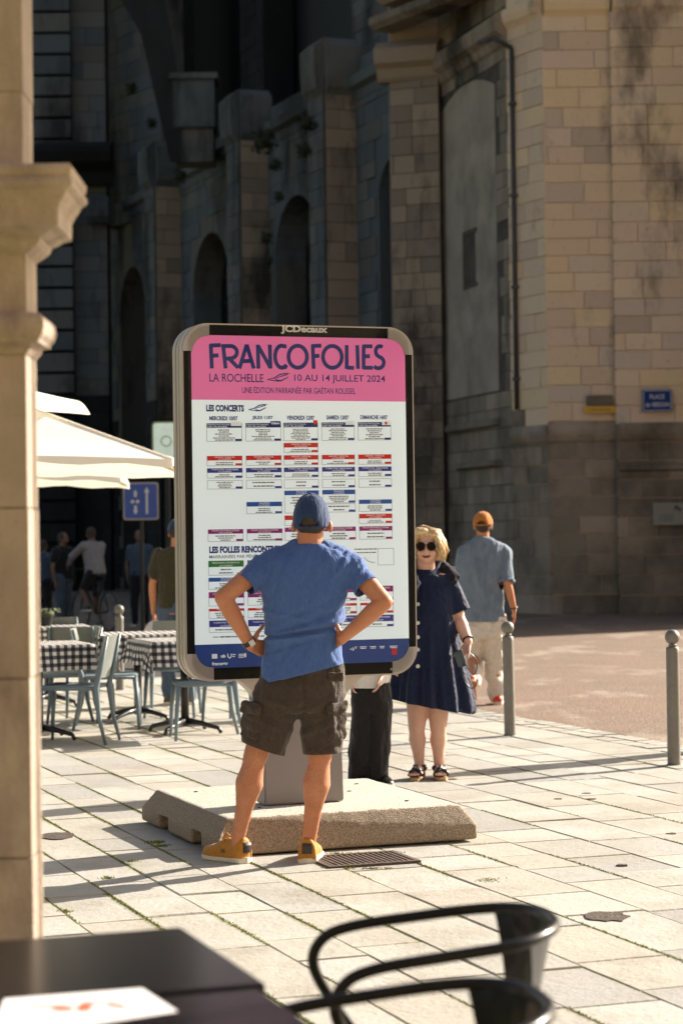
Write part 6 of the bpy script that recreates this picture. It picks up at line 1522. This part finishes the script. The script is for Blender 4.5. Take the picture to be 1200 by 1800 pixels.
# ------------------------------------------------------------------ 5. man in olive t-shirt at the left edge of the board
def simple_person(lab, D, cx, yt, yb, face, top, bot, sk=M_skin, arms=((-.24, -.04, 1.1, -.22, 0, .85), (.24, -.04, 1.1, .22, 0, .85)), legs=None, cap=None, vox=.012, hair=M_hairb, shoes=None, hgt=1.72, sleeve=.55, skirt=None, lift=0, lean=0.0, name='person', bent=False, shortleg=False):
    x0 = at(cx, 1000, D).x; B = V((x0, D, lift)); k = hgt/1.75; rm_ = rotz(atan2(-V(face).x, V(face).y))
    t_ = thing('person', lab, 'person', (x0, D, 0)); L_ = lambda x, y, z: B+rm_ @ V((x, y+lean*max(0, z-.95), z))*k
    legs = legs or ((-.09, 0, .92, -.10, .02, .5, -.10, 0, .09), (.09, 0, .92, .10, .02, .5, .10, 0, .09))
    b = NB(); hc_ = L_(0, .02, 1.63); headprims(b, hc_, face, k, True); capsule(b, L_(0, 0, 1.56), L_(0, 0, 1.46), .055*k, .06*k)
    loft(b, [(*L_(0, 0, z), rx*k, ry*k) for z, rx, ry in ((1.46, .13, .07), (1.38, .18, .09), (1.15, .15, .10), (.95, .16, .11), (.85, .15, .1))], 24)
    hands = []
    for q, a in zip((-1, 1), arms):
        sh = L_(q*.175, 0, 1.40); el = L_(*a[:3]); wr = L_(*a[3:]); arm(b, sh, el, wr, .95*k); d_ = (wr-el).normalized(); hand(b, wr, d_+V((0, 0, -.2)), rm_ @ V((-q, 0, 0.1)), rm_ @ V((0, 1, 0)), .92*k, curl=(.4, .6, .5)); hands.append(wr)
    for l in legs: leg(b, L_(*l[:3]), L_(*l[3:6]), L_(*l[6:]), .92*k, rm_ @ V((0, -1, 0)))
    obj('body', fuse(b, vox*.8, 3), sk, t_, world=True)
    b = NB(); ellipsoid(b, hc_+rm_ @ V((0, -.02, .012)), (.084*k, .098*k, .092*k), rm_)
    if hair is M_hairb and not cap: ellipsoid(b, hc_+rm_ @ V((0, -.06, -.05)), (.07*k, .05*k, .07*k), rm_)
    obj('hair', fuse(b, .01, 2), hair, t_, world=True)
    if cap: ball_cap(t_, hc_+V((0, 0, .015)), face, 1.04, cap, None)
    b = NB(); loft(b, [(*L_(0, 0, z), rx*k, ry*k) for z, rx, ry in ((1.485, .085, .07), (1.455, .15, .09), (1.41, .205, .105), (1.30, .20, .125), (1.1, .175, .125), (.95, .185, .13), (.90, .19, .13))], 28)
    for q, a in zip((-1, 1), arms): sh = L_(q*.17, 0, 1.395); el = L_(*a[:3]); wr = L_(*a[3:]); e = sh.lerp(el, min(1, sleeve)); capsule(b, sh, e, .08*k, .066*k, 18); (capsule(b, el, el.lerp(wr, .85), .06*k, .042*k, 16) if sleeve >= 1 else 0)
    me = fuse(b, vox, 5); folds(me, [((10, 10, 6), -.016, 3), ((28, 28, 20), -.007, 6)]); obj('top', me, top, t_, world=True)
    b = NB(); loft(b, [(*L_(0, 0, z), rx*k, ry*k) for z, rx, ry in ((1.0, .165, .12), (.92, .175, .125), (.86, .175, .125))], 28)
    for l in legs:
        h_, kn, an = L_(*l[:3]), L_(*l[3:6]), L_(*l[6:])
        capsule(b, h_, kn.lerp(h_, .25 if shortleg else 0), .105*k, .08*k, 18)
        if not shortleg: capsule(b, kn, an, .08*k, .062*k, 18)
    me = fuse(b, vox, 4); folds(me, [((12, 12, 10), -.016, 3)]); obj('trousers', me, bot, t_, world=True)
    for l in legs:
        an = L_(*l[6:]); fd = rm_ @ V((0, 1, 0)); shoe(t_, V((an.x, an.y, an.z-.09*k))-fd*.06, fd, .27*k, shoes or M_kblk, M_sol, None, .05, .065)
    return t_, hands
M_olive = fabric('tee_olive', (.045, .040, .022), (.032, .028, .016), 50, .3); M_jean = fabric('jeans_blue', (.07, .10, .15), (.05, .075, .12), 40, .3); M_dark = fabric('cloth_black', (.014, .014, .016), (.01, .01, .012), 40, .3)
M_ltb = fabric('cloth_lightblue', (.22, .32, .42), (.16, .25, .34), 30, .3); M_hood = fabric('hoodie_grey', (.26, .24, .23), (.21, .19, .185), 30, .3)
olv, hs = simple_person('man in olive t-shirt carrying a white bag, half hidden by the board edge', 20.0, 312, 0, 0, V((.1, 1, 0)), M_olive, M_jean, arms=((-.235, -.02, 1.13, -.235, .02, .86), (.24, 0, 1.12, .24, 0, .86)), cap=M_capn, hgt=1.74, sleeve=.62, shoes=mat('shoe_brown', (.12, .07, .035), .6))
bg_ = thing('paper_bag', 'small white bag hanging from the hand of the man in olive', 'bag', hs[0]+V((.02, -.02, -.10)))
bm = NB(); ring_strip(bm, [[V((x*s_, y*s_*.5, z)) for x, y in ((-1, -1), (1, -1), (1, 1), (-1, 1))] for z, s_ in ((-.16, .10), (-.15, .11), (-.04, .095), (.0, .075), (.035, .03))]); me = fuse(bm, .008, 3); folds(me, [((20, 20, 14), -.018, 4)]); obj('bag_body', me, mat('bag_white', (.55, .52, .56), .6), bg_)
bm = NB(); tube(bm, [(-.03, 0, .02), (-.01, 0, .09), (.02, 0, .09), (.03, 0, .02)], .005, 6); obj('handle', bm, MATS['bag_white'], bg_)
# ------------------------------------------------------------------ 6. people in the shade by the church
DB = 37.5
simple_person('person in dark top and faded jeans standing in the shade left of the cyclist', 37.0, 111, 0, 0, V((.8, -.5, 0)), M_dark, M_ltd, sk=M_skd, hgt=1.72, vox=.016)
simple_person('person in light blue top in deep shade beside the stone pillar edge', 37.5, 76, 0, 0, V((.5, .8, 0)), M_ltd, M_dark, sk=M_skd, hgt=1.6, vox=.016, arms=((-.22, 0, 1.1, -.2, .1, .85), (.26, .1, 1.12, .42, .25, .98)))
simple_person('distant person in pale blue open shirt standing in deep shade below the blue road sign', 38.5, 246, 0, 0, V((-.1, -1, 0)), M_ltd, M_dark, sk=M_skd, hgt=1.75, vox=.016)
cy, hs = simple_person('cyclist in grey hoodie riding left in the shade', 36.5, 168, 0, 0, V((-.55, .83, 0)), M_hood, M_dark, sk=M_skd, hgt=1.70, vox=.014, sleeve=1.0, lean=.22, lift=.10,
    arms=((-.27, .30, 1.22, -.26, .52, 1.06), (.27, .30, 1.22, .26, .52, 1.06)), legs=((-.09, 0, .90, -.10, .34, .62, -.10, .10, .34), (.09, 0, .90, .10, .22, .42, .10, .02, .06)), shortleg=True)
cyp = V(cy.location); bk = thing('bicycle', 'dark bicycle ridden by the person in the grey hoodie', 'bicycle', (cyp.x, cyp.y, 0), atan2(.83, -.55))
# along local x = riding direction
for xw in (-.48, .56):
    bm = NB(); tube(bm, [(xw+.33*cos(2*pi*i/28), 0, .345+.33*sin(2*pi*i/28)) for i in range(29)], .016, 8, False); wh = obj('wheel', bm, M_kblk, bk, smooth=True)
    bm = NB(); 
    for i in range(12): tube(bm, [(xw, 0, .345), (xw+.32*cos(2*pi*i/12), 0, .345+.32*sin(2*pi*i/12))], .0025, 4)
    obj('spokes', bm, M_rim, wh)
bm = NB()
for a, b in (((-.48, 0, .345), (-.18, 0, .9)), ((-.48, 0, .345), (0, 0, .30)), ((0, 0, .30), (-.18, 0, .92)), ((0, 0, .30), (.42, 0, .80)), ((-.16, 0, .82), (.40, 0, .88)), ((.56, 0, .345), (.40, 0, 1.02))): tube(bm, [a, b], .016, 8)
obj('frame', bm, M_kblk, bk, smooth=True)
bm = NB(); tube(bm, [(.30, -.28, 1.10), (.40, -.15, 1.06), (.40, .15, 1.06), (.30, .28, 1.10)], .012, 8); obj('handlebar', bm, M_kblk, bk, smooth=True)
bm = NB(); ellipsoid(bm, (-.2, 0, .95), (.13, .07, .035)); obj('saddle', bm, M_kblk, bk, smooth=True)

simple_person('person beyond the right edge of the picture whose long shadow crosses the paving', 15.35, 1345, 0, 0, V((-.3, 1, 0)), M_dark, M_jean, vox=.016)
# ================================================================== SUNLIT HOUSES ON OUR SIDE OF THE SQUARE (behind the camera)
M_fac = mat('limestone_facade', (.45, .36, .275), .85, (.39, .31, .235), .8, .6, .2, 20, world=True)
hs_ = thing('arcade_house', 'pale limestone house row with shuttered windows closing the square behind the viewer', 'house', (0, -8, 0))
bm = NB()
for k in range(9):
    x0 = -27+k*6; box(bm, (x0+.6, -.5, 6.5), (1.8, 1.0, 13)); 
    for z0, z1 in ((3.4, 4.6), (7.2, 8.2), (10.8, 13.0)): box(bm, (x0+3.6, -.5, (z0+z1)/2), (4.2, .98, z1-z0))
obj('facade', bm, M_fac, hs_)
bm = NB(); box(bm, (0, -1.2, 6.5), (54, .2, 13)); obj('back_wall', bm, M_fac, hs_)
for k in range(8):
    for z in (5.9, 9.5):
        bm = NB(); box(bm, (-27+k*6+3.6, -1.05, z), (1.6, .1, 2.2)); obj('shutter', bm, M_glassk, hs_)
bpy.data.scenes.remove(WORK)
